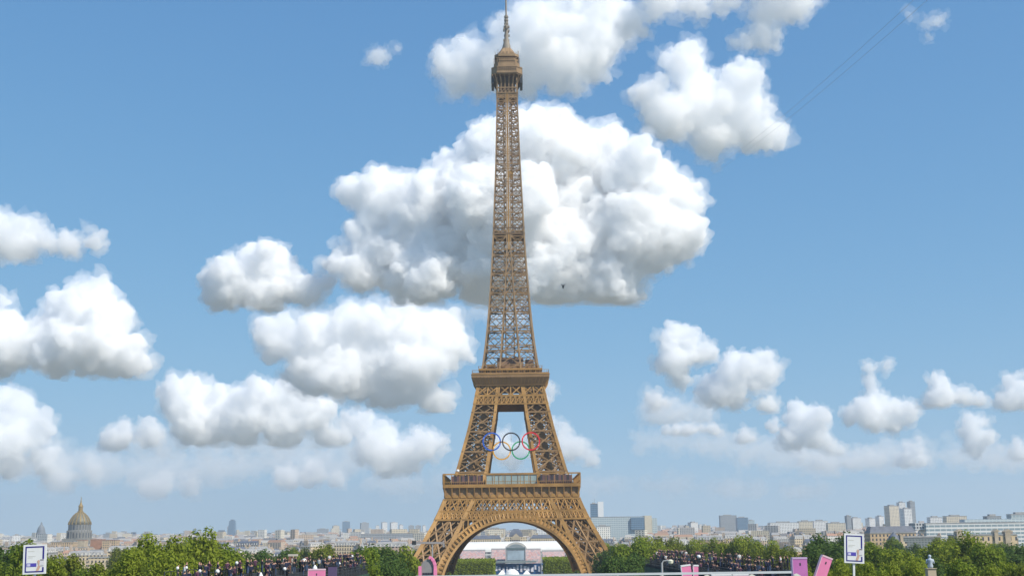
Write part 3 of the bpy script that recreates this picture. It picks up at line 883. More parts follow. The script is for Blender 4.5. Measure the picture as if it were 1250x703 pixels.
F_C = facade('tower_cream', (.66,.58,.44), bay=3.4, floor=3, wf=.4, hf=.45)
F_B = facade('tower_blue_glass', (.17,.27,.37), glass=(.08,.14,.21), bay=3, floor=3.6, wf=.8, hf=.7, rough=.3)
F_G = facade('tower_grey', (.38,.40,.41), glass=(.13,.15,.17), bay=3, floor=3.2, wf=.7, hf=.55)
F_P = facade('pale_glass_wall', (.50,.56,.56), glass=(.32,.39,.42), bay=4, floor=3.6, wf=.8, hf=.65, rough=.3)
LT = [  # px0, px1, ytop, dist, material, label, depth, rz
 (405,414,641,5200,F_C,'beige tower leftmost of the far towers left of the iron tower',26,.3),
 (417,427,636,5200,F_B,'dark blue tower beside the beige tower, left of the iron tower',28,.2),
 (439,450,637.5,5000,F_G,'grey slab tower right of the dark blue tower',24,.3),
 (458,463,641,5400,F_W,'thin pale tower right of the grey slab tower',18,.2),
 (465,472.5,637,5000,F_W,'slim white tower, left of the widest white tower',18,.4),
 (475.5,485,637,5000,F_W,'widest bright white tower left of the iron tower',22,.4),
 (486.5,492,640,5100,F_W,'lower white tower touching the widest white tower',18,.3),
 (498,505.5,641,4600,F_G,'dark grey tower, left one of the pair beside the tower leg',22,.1),
 (506.5,514,641,4600,F_G,'dark grey tower, right one of the pair beside the tower leg',22,.1),
 (515,520,641,4700,F_W,'narrow white tower hidden partly by the iron tower leg',18,.2),
 (224,229,647.5,5600,F_G,'small grey far tower left of the pair of slim ones',22,0),
 (235.5,239,645,5600,F_B,'slim dark far tower above the left trees',16,0),
 (312,317,649,5400,F_G,'squat grey far tower right of the narrow blue tower',22,0),
 (332,336,649,5400,F_G,'small far tower second to the right of the blue tower',20,0),
 (387,400,645,4700,F_G,'wide grey blue far block on the skyline left of the beige tower',30,0),
 (126,137,651,3600,F_G,'grey far block right of the golden dome',26,0),
 (148,160,650.5,3600,F_C,'beige far block right of the golden dome',26,.2),
 (172,178,651,3800,F_G,'narrow grey far block left of the left trees',24,0),
 (12,23,652.5,2600,F_W,'bright white block leftmost on the skyline',26,.3),
 (33,45,656.5,2600,F_W,'low white block above the left information sign',26,.2),
 (24,31,656,2700,F_C,'low cream block beside the bright white block',20,0),
 (56,62,656,2700,F_W,'small white block right of the far grey dome',20,0),
 (879,899,628.5,3400,F_G,'grey slab with a pale right end beside the blue office',20,.0),
 (899.5,913,631,3300,F_B,'blue glass office block right of the grey slab',22,.0),
 (913.5,921,634.5,3350,F_P,'small blue grey annex on the right of the blue glass office',22,0),
 (841,852,637,2900,F_W,'white block with a stepped top above the right crowd',22,.2),
 (836,841,641,2850,F_C,'pinkish cream block left of the stepped white block',20,.1),
 (1033.5,1039,629,3000,F_G,'grey side tower of the white block above the right sign',20,0),
 (1039.5,1051,631.5,3000,F_W,'white block directly above the right information sign',22,.1),
 (1059,1068,632,3000,F_W,'white block second right of the right information sign',22,.2),
 (1071,1079,629.5,3000,F_W,'white block third right of the right information sign',20,.2),
 (1083,1097,616.5,2700,F_C,'beige tower leftmost of the tallest right cluster',26,.15),
 (1097.5,1105,612.5,2750,F_W,'tall white tower in the middle of the right cluster',20,0),
 (1102,1113,620,2600,F_W,'lower white tower in front of the right cluster',22,.1),
 (1110.5,1116.5,611.5,2800,F_G,'slim grey tower at the right end of the right cluster',22,0),
 (940,975,637,2500,F_W,'long pale housing block right of the blue office',18,0),
 (975.5,992,635.5,2550,F_C,'pale housing block second in the long pale row',18,0),
 (993,1010,635,2600,F_W,'pale housing block third in the long pale row',18,0),
 (1010.5,1032,637.5,2500,F_C,'pale housing block last in the long pale row',18,0),
 (1135,1150,630.5,2400,F_W,'white rooftop block on the skyline right of the tall cluster',18,0),
 (1155,1180,629,2300,F_C,'cream block on the skyline above the long glass building',20,0),
 (1205,1222,629,1500,F_G,'dark grey rooftop box over the long glass building',14,0),
 (1234,1262,626.5,1450,F_P,'pale roof storey at the right edge of the skyline',14,0),
 (590,617,644.5,2500,F_C,'cream block seen left under the arch',16,0),
 (575,592,648,2450,F_G,'grey block far left under the arch',16,0),
 (655,672,643,2500,F_W,'white block seen right under the arch',16,0),
 (641,654,646.5,2600,F_C,'cream block right of the domed pavilion under the arch',16,0),
]
for a in LT:
    slab(a[0], a[1], a[2], a[3], a[4], a[5], depth=a[6], rz=a[7], cap=3)
# blue tower that widens upward
def flare(px0, px1, ytop, dist):
    a = at(px0, ytop, dist); b = at(px1, ytop, dist); w = b.x-a.x
    r = empty('office_tower', ((a.x+b.x)/2, dist, 0)); tag(r, 'narrow blue glass tower widening towards its top, alone on the skyline', 'tower block')
    z0 = gz(dist)-3; z1 = a.z
    m = MB(); m.prism([(-w*.18,z0),(w*.30,z0),(w*.5,z0+(z1-z0)*.45),(w*.42,z1-2),(w*.2,z1),(-w*.36,z1-3),(-w*.5,z0+(z1-z0)*.5)], -12, 12); m.build('wall', F_B, r)
    m = MB(); m.box(-w*.2, w*.25, -8, 8, z1-.8, z1+2); m.build('roof', SLATE, r)
flare(279.5, 288, 634.5, 4800)
slab(277.5, 280.5, 642, 4850, F_G, 'thin grey block touching the narrow blue tower', depth=18)
# tower with shaded left face and sunlit right face put into the colours
r = slab(721, 729.5, 614, 2300, F_B, 'tall tower coloured blue for shade and white for sunlight right of the iron tower', depth=16)
a = at(729.5, 612, 2300); b = at(736.5, 612, 2300)
m = MB(); m.box(a.x-r.location.x+.1, b.x-r.location.x, -8.3, 8, gz(2300), a.z); m.build('sunlit_side', WHITE, r)  # white colour stands in for sunlight on the right face
m = MB(); m.bar((1,0,a.z), (1,0,a.z+5), .7); m.build('aerial', GREYM, r)
# long glass building with cream end
r = slab(722, 786.5, 630.5, 2150, F_P, 'long low glass building with a cream end wall right of the iron tower', depth=40, kind_cat='office building', name='office_building', cap=1)
def wide(r, px0, px1, y0, y1, dist, mat_, name, d0=-21, d1=18):
    a = at(px0, y0, dist); b = at(px1, y1, dist)
    m = MB(); m.box(a.x-r.location.x, b.x-r.location.x, d0, d1, b.z, a.z); return m.build(name, mat_, r)
wide(r, 786.6, 796, 629, 650, 2150, facade('cream_end', (.62,.55,.42), wf=.0), 'end_wall')
wide(r, 770, 786.4, 631.5, 646, 2150, F_B, 'shaded_side', -24, -20.2)  # blue colour stands in for shade left of the cream end
wide(r, 796.2, 803, 632, 650, 2150, F_P, 'stair_tower', -15, 18)
r = slab(728, 745, 641.5, 1900, facade('white_house', (.80,.77,.70), wf=.25), 'white building low in front of the long glass building', depth=18, name='office_building', kind_cat='building')
r = slab(440, 516, 651, 2400, F_G, 'long low grey office range below the far white towers', depth=24, name='office_building', kind_cat='office building', cap=1)
# right: long modern building with ribbon windows
RIB = facade('ribbon_wall', (.74,.73,.69), glass=(.24,.31,.34), bay=6, floor=4.0, wf=.92, hf=.55, rough=.4)
r = slab(1130, 1290, 637.5, 1300, RIB, 'long white modern building with ribbon windows at the right edge', depth=24, name='office_building', kind_cat='office building', cap=1)
wide(r, 1118, 1160, 638, 646, 1300, facade('attic_wall', (.55,.56,.55), wf=.6), 'attic', -8, 12)
wide(r, 1180, 1290, 633.5, 638, 1300, F_P, 'penthouse', -6, 10)
# ornate sandstone facade
r = slab(1165, 1241, 652.5, 900, facade('ornate_facade', (.60,.47,.29), bay=4, floor=5, wf=.32, hf=.55), 'ornate sandy stone facade with pavilions in front of the ribbon windowed building', depth=14, name='ornate_building', kind_cat='building', cap=1, roofm=ZINC)
for x0, x1 in ((1167,1176), (1213,1220), (1226,1235)):
    wide(r, x0, x1, 648.5, 675, 900, STONE, 'pavilion', -8.2, -2)
    a = at(x0, 648.5, 900); b = at(x1, 648.5, 900); m = MB()
    m.prism([(a.x-r.location.x-.3, a.z), (b.x-r.location.x+.3, a.z), ((a.x+b.x)/2-r.location.x, a.z+1.8)], -8.4, -1.9); m.build('pediment', STONE, r)
# grey mansard with glass slope
r = slab(1100, 1148, 655, 820, facade('greyglass_slope', (.24,.26,.25), glass=(.13,.15,.15), bay=2, floor=1.6, wf=.7, hf=.6, rough=.4), 'large dark grey glazed hall roof among the right trees', depth=26, name='glazed_hall', kind_cat='building', cap=1)
# brown long roof range and cupola house
r = slab(1062, 1118, 650, 1000, WALLS['sandy stone'], 'long sandy range with a grey mansard roof right of the right sign', depth=16, name='apartment_building', kind_cat='building', cap=1)
m = MB(); a = at(1062, 650, 1000); b = at(1118, 650, 1000); m.frustum(a.x-r.location.x, b.x-r.location.x, -8, 8, a.z-.2, a.z+5, 2, 3.5); m.build('mansard', SLATE, r)
p = at(1094, 661, 780)
r = empty('corner_house', (p.x, 780, 0)); tag(r, 'corner house with a small slate cupola standing above the trees right of the right sign', 'building')
m = MB(); m.box(-5, 5, -5, 5, 0, p.z); m.build('wall', WALLS['cream stone'], r)
m = MB(); m.lathe([(3.6,p.z),(3.7,p.z+1.5),(2.9,p.z+3.5),(1.2,p.z+5),(.2,p.z+6.3)], 14, (-2,-2,0)); m.build('cupola', SLATE, r)
m = MB(); m.box(1.6,3.4,-4,-1,p.z,p.z+4.4); m.build('chimney', STONE, r)

# golden dome church
D0 = 1900; c = at(96.5, 655, D0)
ch = empty('domed_church', (c.x, D0, 0)); tag(ch, 'grey domed church with gilded dome ribs and golden lantern on the left skyline', 'church')
def zpx(y): return at(96.5, y, D0).z
k_ = D0/F
m = MB(); m.box(-15*k_, 15*k_, -14*k_, 14*k_, gz(D0)-3, zpx(657)); m.build('body', facade('church_stone', (.26,.25,.22), bay=6, floor=9, wf=.25, hf=.55), ch)
dr = MB(); dr.lathe([(14.3*k_, zpx(657)),(14.3*k_, zpx(648)),(13.0*k_, zpx(647)),(12.9*k_, zpx(640))], 24); d_o = dr.build('drum', facade('drum_stone', (.20,.20,.19), glass=(.05,.06,.07), bay=5, floor=12, wf=.35, hf=.6), ch)
m = MB()
for i in range(24):
    a = 2*math.pi*i/24; x, y = 14.0*k_*math.cos(a), 14.0*k_*math.sin(a); m.bar((x,y,zpx(657)), (x,y,zpx(647)), 1.1)
m.build('column', mat('weathered_stone', (.26,.25,.22), .85, 0, .2, .3), d_o)
m = MB(); m.lathe([(12.8*k_, zpx(640)),(12.0*k_, zpx(636.5)),(10.6*k_, zpx(633)),(8.4*k_, zpx(629.5)),(5.6*k_, zpx(626.5)),(3.4*k_, zpx(625.2))], 32); dome = m.build('dome', DOMEG, ch, True)
m = MB(); prof = [(12.8, 640), (12.0, 636.5), (10.6, 633), (8.4, 629.5), (5.6, 626.5), (3.6, 625.2)]
for i in range(16):
    a = 2*math.pi*i/16
    for (r0, y0), (r1, y1) in zip(prof, prof[1:]):
        m.bar((r0*k_*1.02*math.cos(a), r0*k_*1.02*math.sin(a), zpx(y0)), (r1*k_*1.02*math.cos(a), r1*k_*1.02*math.sin(a), zpx(y1)), 1.7, .7)
m.build('rib', GOLD, dome)
m = MB(); m.lathe([(3.6*k_, zpx(625.2)),(3.7*k_, zpx(624)),(2.6*k_, zpx(623.5)),(2.5*k_, zpx(618.5)),(3.1*k_, zpx(618)),(1.6*k_, zpx(615.5)),(.7*k_, zpx(612.5)),(.2*k_, zpx(606))], 12); m.build('lantern', GOLD, ch)
for (x0, x1, yt, mt, lab, yb) in ((110.5,124.5,658,mat('brick_range',(.36,.19,.12),.85,0,.2,.2),'brown brick range with pale corner wing beside the golden domed church',0),
                             (124.8,142,659,WALLS['sandy stone'],'sandy stone wing right of the brown brick range',0), (62,90,661,WALLS['sandy stone'],'broad sandy stone range left of the golden domed church',0),
                             (94,103,659,STONE,'pale stone front just below the golden domed church',0), (64,108,668,WALLS['cream stone'],'low cream stone range below the golden domed church',0),
                             (100,142,671,WALLS['white rendered'],'white fronted row with grey roofs above the left trees',0), (108,140,680,WALLS['cream stone'],'lowest bright cream wall just above the left trees',0)):
    dist = {658:1800, 659:1780, 661:1700, 668:1500, 671:1300, 680:1000}[yt]
    slab(x0, x1, yt, dist, mt, lab, depth=16, name='stone_range', kind_cat='building', cap=1, roofm=ZINC if yt > 660 else TERRA)
# far grey dome
c = at(50, 650, 3300); k_ = 3300/F
pn = empty('far_domed_church', (c.x, 3300, 0)); tag(pn, 'small grey dome far away left of the golden dome', 'church')
def z3(y): return at(50, y, 3300).z
m = MB(); m.box(-9*k_, 9*k_, -20, 20, gz(3300)-3, z3(656.5)); m.build('body', STONE, pn)
GD = mat('far_dome_lead', (.17,.19,.21), .6, 0, .15, .2)
m = MB(); m.lathe([(5.7*k_, z3(656.5)),(5.7*k_, z3(650.5)),(5.0*k_, z3(650)),(4.6*k_, z3(646.5)),(3.4*k_, z3(643)),(1.6*k_, z3(640.5)),(1.1*k_, z3(640)),(1.0*k_, z3(638.5)),(.2*k_, z3(636.5))], 20); m.build('dome', GD, pn)

# parade ground: school with domed pavilion, white vaulted hall, arena
D = 1650
c = at(630, 660, D); sc = empty('military_school', (c.x, D, 0)); tag(sc, 'long grey roofed school with a square domed central pavilion seen under the arch', 'building')
k_ = D/F
def zs(y): return at(630, y, D).z
def zbox(m, x0, x1, y0, y1, ytop, ybot): m.box((x0-630)*k_, (x1-630)*k_, y0, y1, zs(ybot), zs(ytop))
m = MB(); zbox(m, 568, 612, 0, 14, 657, 690); zbox(m, 648, 700, 0, 14, 657, 690); zbox(m, 617, 643, -3, 16, 655, 690)
m.build('wall', WALLS['cream stone'], sc)
m = MB()
for x0, x1 in ((568,612), (648,700)):
    m.frustum((x0-630)*k_, (x1-630)*k_, -.4, 14.4, zs(657)+.01, zs(652.5), 2.5, 5)
m.build('roof', SLATE, sc)
m = MB()
pr = [(8.2,655),(8.0,652.5),(7.0,649.5),(5.2,647),(3.6,645.8),(3.4,645.2)]
vs = [(s*r*k_, 6.5+t_*r*k_*.8, zs(y)) for r, y in pr for s, t_ in ((-1,-1),(1,-1),(1,1),(-1,1))]
fs = [(0,3,2,1), tuple(range(len(vs)-4, len(vs)))]
for i in range(len(pr)-1):
    for j in range(4): fs.append((i*4+j, i*4+(j+1)%4, i*4+4+(j+1)%4, i*4+4+j))
m.add(vs, fs); m.build('dome', SLATE, sc)
m = MB(); m.prism([(-5.5*k_, zs(656)), (5.5*k_, zs(656)), (0, zs(650.5))], -5, -1.5); m.box(-5.5*k_, 5.5*k_, -4.8, -1.7, zs(690), zs(656)-.01); m.build('portico', STONE, sc)
m = MB()
for i in range(5): m.box((-4+i*2)*k_-.7, (-4+i*2)*k_+.7, -5.3, -5.05, zs(676), zs(658.5))
m.build('window', INK, sc)
for x in (575, 585, 597, 606, 613.5, 646.5, 655, 668, 683):
    m = MB(); m.box((x-630)*k_-1.4, (x-630)*k_+1.4, 4, 8, zs(655), zs(650.5)); m.build('chimney', STONE, sc)

D = 1480; k_ = D/F; c = at(630, 668, D)
gh = empty('vaulted_hall', (c.x, D, 0)); tag(gh, 'long white vaulted exhibition hall with a grey arched front under the arch', 'hall')
def zg(y): return at(630, y, D).z
m = MB(); n = 14; Lw = 74*k_; rise = zg(660.5)-zg(673)
pts = []
for i in range(n+1):
    a = math.pi*i/n; pts.append((20-20*math.cos(a), zg(673)+rise*math.sin(a)))
vs = [(-Lw, y, z) for y, z in pts] + [(Lw, y, z) for y, z in pts]
m.add(vs, [(i, i+1, i+n+2, i+n+1) for i in range(n)] + [tuple(range(n+1)), tuple(range(n+1, 2*n+2))]); m.build('vault', OFFW, gh, False)
m = MB(); m.box(-Lw+.5, Lw-.5, .5, 39, 0, zg(673)+.02); m.build('wall', facade('hall_wall', (.60,.60,.58), bay=5, floor=6, wf=.85, hf=.7), gh)
m = MB(); pts = [(13*k_*math.cos(math.pi*i/12), zg(671)+(zg(661.2)-zg(671))*math.sin(math.pi*i/12)) for i in range(13)]
m.prism([(13*k_, 0)] + pts + [(-13*k_, 0)], -6, 4); m.build('front_arch', mat('hall_trim', (.52,.50,.46), .6), gh)
m = MB(); pts = [(10.5*k_*math.cos(math.pi*i/12), zg(671)+(zg(663.8)-zg(671))*math.sin(math.pi*i/12)) for i in range(13)]
m.prism([(10.5*k_, 1)] + pts + [(-10.5*k_, 1)], -6.4, -6.02); m.build('front_glazing', mat('hall_glass', (.24,.28,.30), .25), gh)

# arena under the arch
AD = 960
SEAT = bpy.data.materials.new('pink_seat_rows'); SEAT.use_nodes = True
t_ = SEAT.node_tree; b_ = t_.nodes['Principled BSDF']
tc = t_.nodes.new('ShaderNodeTexCoord'); vo = t_.nodes.new('ShaderNodeTexVoronoi'); vo.inputs['Scale'].default_value = .9
rp = t_.nodes.new('ShaderNodeValToRGB'); e = rp.color_ramp.elements
e[0].color = (.56,.36,.35,1); e[1].color = (.60,.52,.46,1); e[1].position = .9  # pinks paled, distance haze mixed into the seat colours
x_ = e.new(.35); x_.color = (.58,.46,.44,1); x_ = e.new(.6); x_.color = (.40,.40,.44,1); x_ = e.new(.72); x_.color = (.66,.50,.48,1)
rp.color_ramp.interpolation = 'CONSTANT'
t_.links.new(tc.outputs['Object'], vo.inputs['Vector']); t_.links.new(vo.outputs['Color'], rp.inputs[0]); t_.links.new(rp.outputs[0], b_.inputs['Base Color']); b_.inputs['Roughness'].default_value = .8
def stand(x0, x1, ytop, ybot, dist, label):
    a = at(x0, ytop, dist+14); b = at(x1, ybot, dist)
    r = empty('spectator_stand', ((a.x+b.x)/2, dist, 0)); tag(r, label, 'grandstand', None)
    w = abs(at(x1, ytop, dist).x-at(x0, ytop, dist).x); z1, z0 = a.z, b.z; n = 12
    m = MB()
    for i in range(n):
        zt = z0+(z1-z0)*(i+1)/n; m.box(-w/2, w/2, i*1.3, (i+1)*1.3-.003, 0, zt)
    m.build('seat_tier', SEAT, r)
    m = MB(); m.box(-w/2-.3, w/2+.3, n*1.3, n*1.3+.4, 0, z1+1.2); m.build('back_wall', GREYM, r)
    return r
stand(562, 592, 672.5, 682, AD+60, 'pink seated stand far left under the arch')
stand(600, 617, 671, 683, AD+30, 'pink seated stand left of the big screen')
stand(641, 660, 671, 683, AD+30, 'pink seated stand right of the big screen')
stand(662, 690, 673, 681, AD+60, 'pink seated stand far right under the arch')
def screen():
    d = AD+22; a = at(618.5, 671, d); b = at(640.5, 683, d); x = (a.x+b.x)/2
    r = empty('big_screen', (x, d, 0)); tag(r, 'large grey screen tower between the two pink stands under the arch', 'screen')
    w = (b.x-a.x)/2
    m = MB(); m.box(-w-.6, w+.6, 0, 3, 0, a.z+2.2); m.build('scaffold', mat('scaffold_mesh', (.34,.37,.40), .7, 0, .3, .3), r)
    m = MB(); m.box(-w+.4, w-.4, -.25, -.01, b.z, a.z-.6); m.build('panel', mat('screen_face', (.34,.42,.48), .3, 0, .25, .12), r)
    m = MB(); m.box(-w-.7, w+.7, -.35, -.02, a.z+.3, a.z+1.9); m.build('header', mat('screen_header', (.14,.19,.20), .5), r)
    m = MB()
    for s in (-1, 1):
        m.bar((s*(w+.6), -.2, 0), (s*(w+.6), -.2, a.z+3), .5)
    m.build('mast', GREYM, r)
screen()
def stage():
    d = AD-40; a = at(592, 684, d); b = at(668, 703, d); x0 = a.x; x1 = b.x; xm = (x0+x1)/2
    r = empty('arena_stage', (xm, d, 0)); tag(r, 'blue and white arena stage wall with dark roof edge under the arch', 'stage')
    w = (x1-x0)/2; zt = at(630, 684.5, d).z
    m = MB(); m.box(-w+8, w-8, 0, 10, zt-1.1, zt); m.build('canopy', mat('canopy_grey', (.20,.24,.24), .6), r)
    m = MB(); m.box(-w, w, 3, 9, 0, zt-1.9); m.build('back_wall', mat('blue_hoarding', (.03,.10,.24), .5, 0, .5, .25), r)
    rnd = random.Random(8); m = MB()
    for i in range(16):
        x = -w+3+i*(2*w-6)/15; h = rnd.uniform(1.2, 3.2); m.box(x-rnd.uniform(.5,1.2), x+rnd.uniform(.5,1.2), 2.6, 2.98, zt-6-rnd.random()*2, zt-6+h)
    m.build('banner', mat('pale_banner', (.70,.68,.74), .6, 0, .15, .5), r)
    for s in (-1, 1):
        m = MB(); xx = s*(w-2.5)
        for dx in (-1.8, 1.8):
            for dy in (0, 3): m.bar((xx+dx, dy, 0), (xx+dx, dy, zt+4.5), .35)
        for z in range(2, int(zt+4), 2):
            m.bar((xx-1.8, 0, z), (xx+1.8, 0, z+1.8), .25); m.bar((xx-1.8, 0, z), (xx+1.8, 0, z), .25)
        m.build('lighting_tower', GREYM, r)
stage()
p = at(625, 703, 560)
r = empty('white_dome_tent', (p.x, 560, 0)); tag(r, 'white domed tent at the bottom centre under the arch', 'tent')
z = at(625, 694, 560).z; m = MB(); w = 9.5*560/F
m.lathe([(w, 0), (w, z-3.2), (w*.93, z-2.2), (w*.72, z-1), (w*.4, z-.25), (.1, z)], 20); m.build('canopy', WHITE, r, False)
m = MB(); m.lathe([(w+.06, .0), (w+.06, 2.4)], 20); m.build('skirt', mat('tent_skirt', (.55,.57,.6), .6), r)
for (px, lab) in ((613, 'small white pointed tent left of the white dome'), (643, 'small white pointed tent right of the white dome')):
    p = at(px, 695.5, 800); r = empty('pointed_tent', (p.x, 800, 0)); tag(r, lab, 'tent')
    m = MB(); m.frustum(-3.2,3.2,-3.2,3.2,p.z-3.4,p.z,2.9,2.9); m.build('canopy', WHITE, r)
    m = MB()
    for sx in (-1,1):
        for sy in (-1,1): m.bar((sx*3,sy*3,0),(sx*3,sy*3,p.z-3.4),.3)
    m.box(-3,3,2.8,3,0,p.z-3.41); m.build('frame', PINKL, r)

# ---------------------------------------------------------------- trees
def tree_proto(kind, seed, lm, H=16.0, wide_=6.2):
    rnd = random.Random(seed)
    root = empty(kind)
    m = MB(); zt = H*.30
    prof = [(.46, -1), (.36, .5), (.30, zt), (.18, zt*1.7)]
    m.lathe([(r, z) for r, z in prof], 8)
    for i in range(7):
        a = i*2.4+rnd.random(); el = rnd.uniform(.7, 1.2); L_ = H*rnd.uniform(.22, .34)
        b = Vector((0,0,zt*rnd.uniform(.9,1.6))); e = b+Vector((math.cos(a)*math.cos(el), math.sin(a)*math.cos(el), math.sin(el)))*L_
        m.bar(b, (b+e)/2, .22); m.bar((b+e)/2, e, .13)
    m.build('trunk', TRUNK, root)
    m = MB(); rx = wide_; rz = H*.40; cz = H*.60
    cl = []
    for i in range(70):
        zz = rnd.uniform(-.85, 1); th = rnd.uniform(0, 6.283); q = math.sqrt(1-zz*zz)
        s = (.45+.48*rnd.random()**.5)*(1 + .07*math.sin(3*th+seed))
        cl.append((Vector((q*math.cos(th)*rx*s, q*math.sin(th)*rx*s, cz+zz*rz*s)), rnd.uniform(1.1, 2.0)))
    for c, r in cl:
        nl = int(165*r/1.4)
        for j in range(nl):
            n_ = Vector((rnd.gauss(0,1), rnd.gauss(0,1), rnd.gauss(0,1))).normalized()
            p = c+n_*r*rnd.uniform(.55, 1.08); p.z -= .15*abs(n_.x)
            nn = (n_ + Vector((rnd.gauss(0,.45), rnd.gauss(0,.45), rnd.gauss(0,.45)+.35))).normalized()
            t1 = nn.orthogonal().normalized(); t2 = nn.cross(t1)
            a = rnd.uniform(0, 6.28); u = t1*math.cos(a)+t2*math.sin(a); v = nn.cross(u)
            sz = rnd.uniform(.16, .31)
            m.add([p-u*sz*1.3, p-v*sz*.7, p+u*sz*1.3, p+v*sz*.7], [(0,1,2,3)])
    me = bpy.data.meshes.new('crown'); me.from_pydata(m.v, [], m.f); me.materials.append(lm)
    clean(bpy.data.objects.new('crown', me), root)
    register(root); root['spare'] = 1
    return root
TP = [tree_proto('broadleaf_tree', 1, LEAVES[0]), tree_proto('broadleaf_tree', 2, LEAVES[1], 16, 5.6), tree_proto('broadleaf_tree', 3, LEAVES[2], 16, 6.4),
      tree_proto('broadleaf_tree', 4, LEAVES[3], 16, 5.2), tree_proto('broadleaf_tree', 5, LEAVES[0], 16, 6.8)]
TNAME = ['bright yellow green', 'mid green', 'dark green', 'olive green', 'bright yellow green']
TG = ['bright', 'mid', 'dark', 'olive', 'bright']
def tree(px, ytop, dist, kind, width_px=None, label=None, group='trees below the skyline'):
    p = at(px, ytop, dist); z0 = gz(dist); H = max(6, p.z-z0)
    src = TP[kind]
    if 'spare' in src.keys(): o = src; del src['spare']
    else: o = copy_tree(src)
    if 'spare' in o.keys(): del o['spare']
    s = H/16.0
    wx = s if width_px is None else (width_px/F*dist)/(2*(6.2,5.6,6.4,5.2,6.8)[kind]*1.08)
    wx = max(wx, .82*s)
    o.location = (p.x, dist, z0); o.scale = (wx, wx, s); o.rotation_euler = (0,0,rnd.uniform(0,6.28))
    tag(o, label, 'tree', group)
    return o
rnd = random.Random(3)
BIG = [ # px, ytop, dist, kind, width px, label
 (6,661,260,2,50,'dark leafed tree at the left edge of the frame'),
 (30,664,240,1,60,'mid green tree right behind the left information sign'),
 (78,679,250,3,46,'olive green tree just right of the left information sign'),
 (55,682,200,0,50,'low bright tree at the foot of the left information sign'),
 (105,692,230,1,44,'low mid green tree under the cream wall at left'),
 (135,689,210,3,44,'low olive tree between the left sign and the big round tree'),
 (188,654,230,0,84,'largest bright yellow green tree in the left garden'),
 (160,676,200,4,60,'bright tree in front of the largest left tree'),
 (210,674,190,0,56,'bright lower tree just left of the left crowd'),
 (252,654,260,4,64,'round bright tree standing above the near end of the left crowd'),
 (233,662,300,1,50,'mid green tree between the two bright left trees'),
 (275,668,280,1,40,'mid green tree at the right of the round bright tree'),
 (318,670,420,2,36,'dark tree behind the middle of the left crowd'),
 (340,668,440,2,40,'dark rounded tree behind the left crowd, right one'),
 (396,667,520,3,44,'flat olive tree behind the far end of the left crowd'),
 (300,682,300,1,40,'mid green tree half hidden by the left crowd'),
 (462,663,330,2,66,'dark dense tree just left of the iron tower'),
 (444,672,300,1,40,'mid green tree at the far end of the left crowd'),
 (486,668,380,0,46,'bright tree touching the left leg of the iron tower'),
 (478,684,280,2,46,'dark lower tree left of the pink framed panel'),
 (440,688,250,1,40,'low mid green tree right of the dark purple panel'),
 (503,684,420,1,36,'mid green tree in front of the left leg'),
 (770,662,420,1,46,'mid green tree right of the right tower leg'),
 (762,676,330,2,44,'dark bush like tree at the foot of the right tower leg'),
 (790,656,520,0,52,'bright tree line crown right of the right leg'),
 (745,664,640,0,30,'bright small tree touching the right tower leg'),
 (815,657,560,3,50,'olive tree behind the far end of the right crowd'),
 (795,672,340,2,40,'dark tree at the far end of the right crowd'),
 (845,659,600,0,54,'bright tree behind the middle of the right crowd'),
 (872,661,600,4,40,'bright lower tree behind the right crowd'),
 (900,655,520,0,38,'bright pointed tree above the right crowd'),
 (912,662,520,3,30,'olive tree touching the bright pointed tree'),
 (940,661,500,0,26,'small bright tree above the near end of the right crowd'),
 (955,668,420,3,30,'small olive tree left of the purple slab'),
 (1022,648,360,2,62,'large dark tree left of the right information sign'),
 (1000,662,330,2,50,'dark tree behind the leaning pink slab'),
 (1030,684,190,0,50,'low bright tree at the foot of the right sign'),
 (1075,665,330,1,54,'mid green tree right behind the right information sign'),
 (1098,672,260,0,50,'bright tree right of the right information sign'),
 (1120,676,280,2,40,'dark tree left of the white statue'),
 (1068,688,170,0,56,'low bright tree below the right information sign'),
 (1180,656,320,4,70,'largest bright tree on the right'),
 (1150,660,330,0,46,'bright tree just behind the white statue'),
 (1205,666,280,1,56,'mid green tree in front of the ornate facade'),
 (1235,662,340,2,50,'dark tree at the right edge of the frame'),
 (1170,686,190,1,60,'low mid green tree right of the white statue'),
 (1115,690,170,4,52,'low bright tree left of the white statue at the bottom'),
 (1220,688,190,0,66,'low bright tree at the bottom right corner'),
 (1250,690,180,3,40,'low olive tree cut by the right edge'),
 (985,690,210,0,40,'low bright tree between the purple and pink slabs'),
]
for a in BIG: tree(*a, group=TNAME[a[3]] + ' garden trees')
for i in range(62):
    while True:
        px = rnd.uniform(0, 1250)
        if 520 < px < 735 or 58 < px < 146 or 275 < px < 330: continue
        break
    dist = rnd.uniform(560, 1050); y = 656 + (px-625)*-.0126 + rnd.uniform(7, 17)
    k = rnd.choice((0,1,1,2,3))
    where = 'left of the iron tower' if px < 520 else 'right of the iron tower'
    tree(px, y, dist, k, rnd.uniform(22, 34), '%s tree in the distant tree line %s' % (TNAME[k], where), '%s distant trees %s' % (TNAME[k], where))
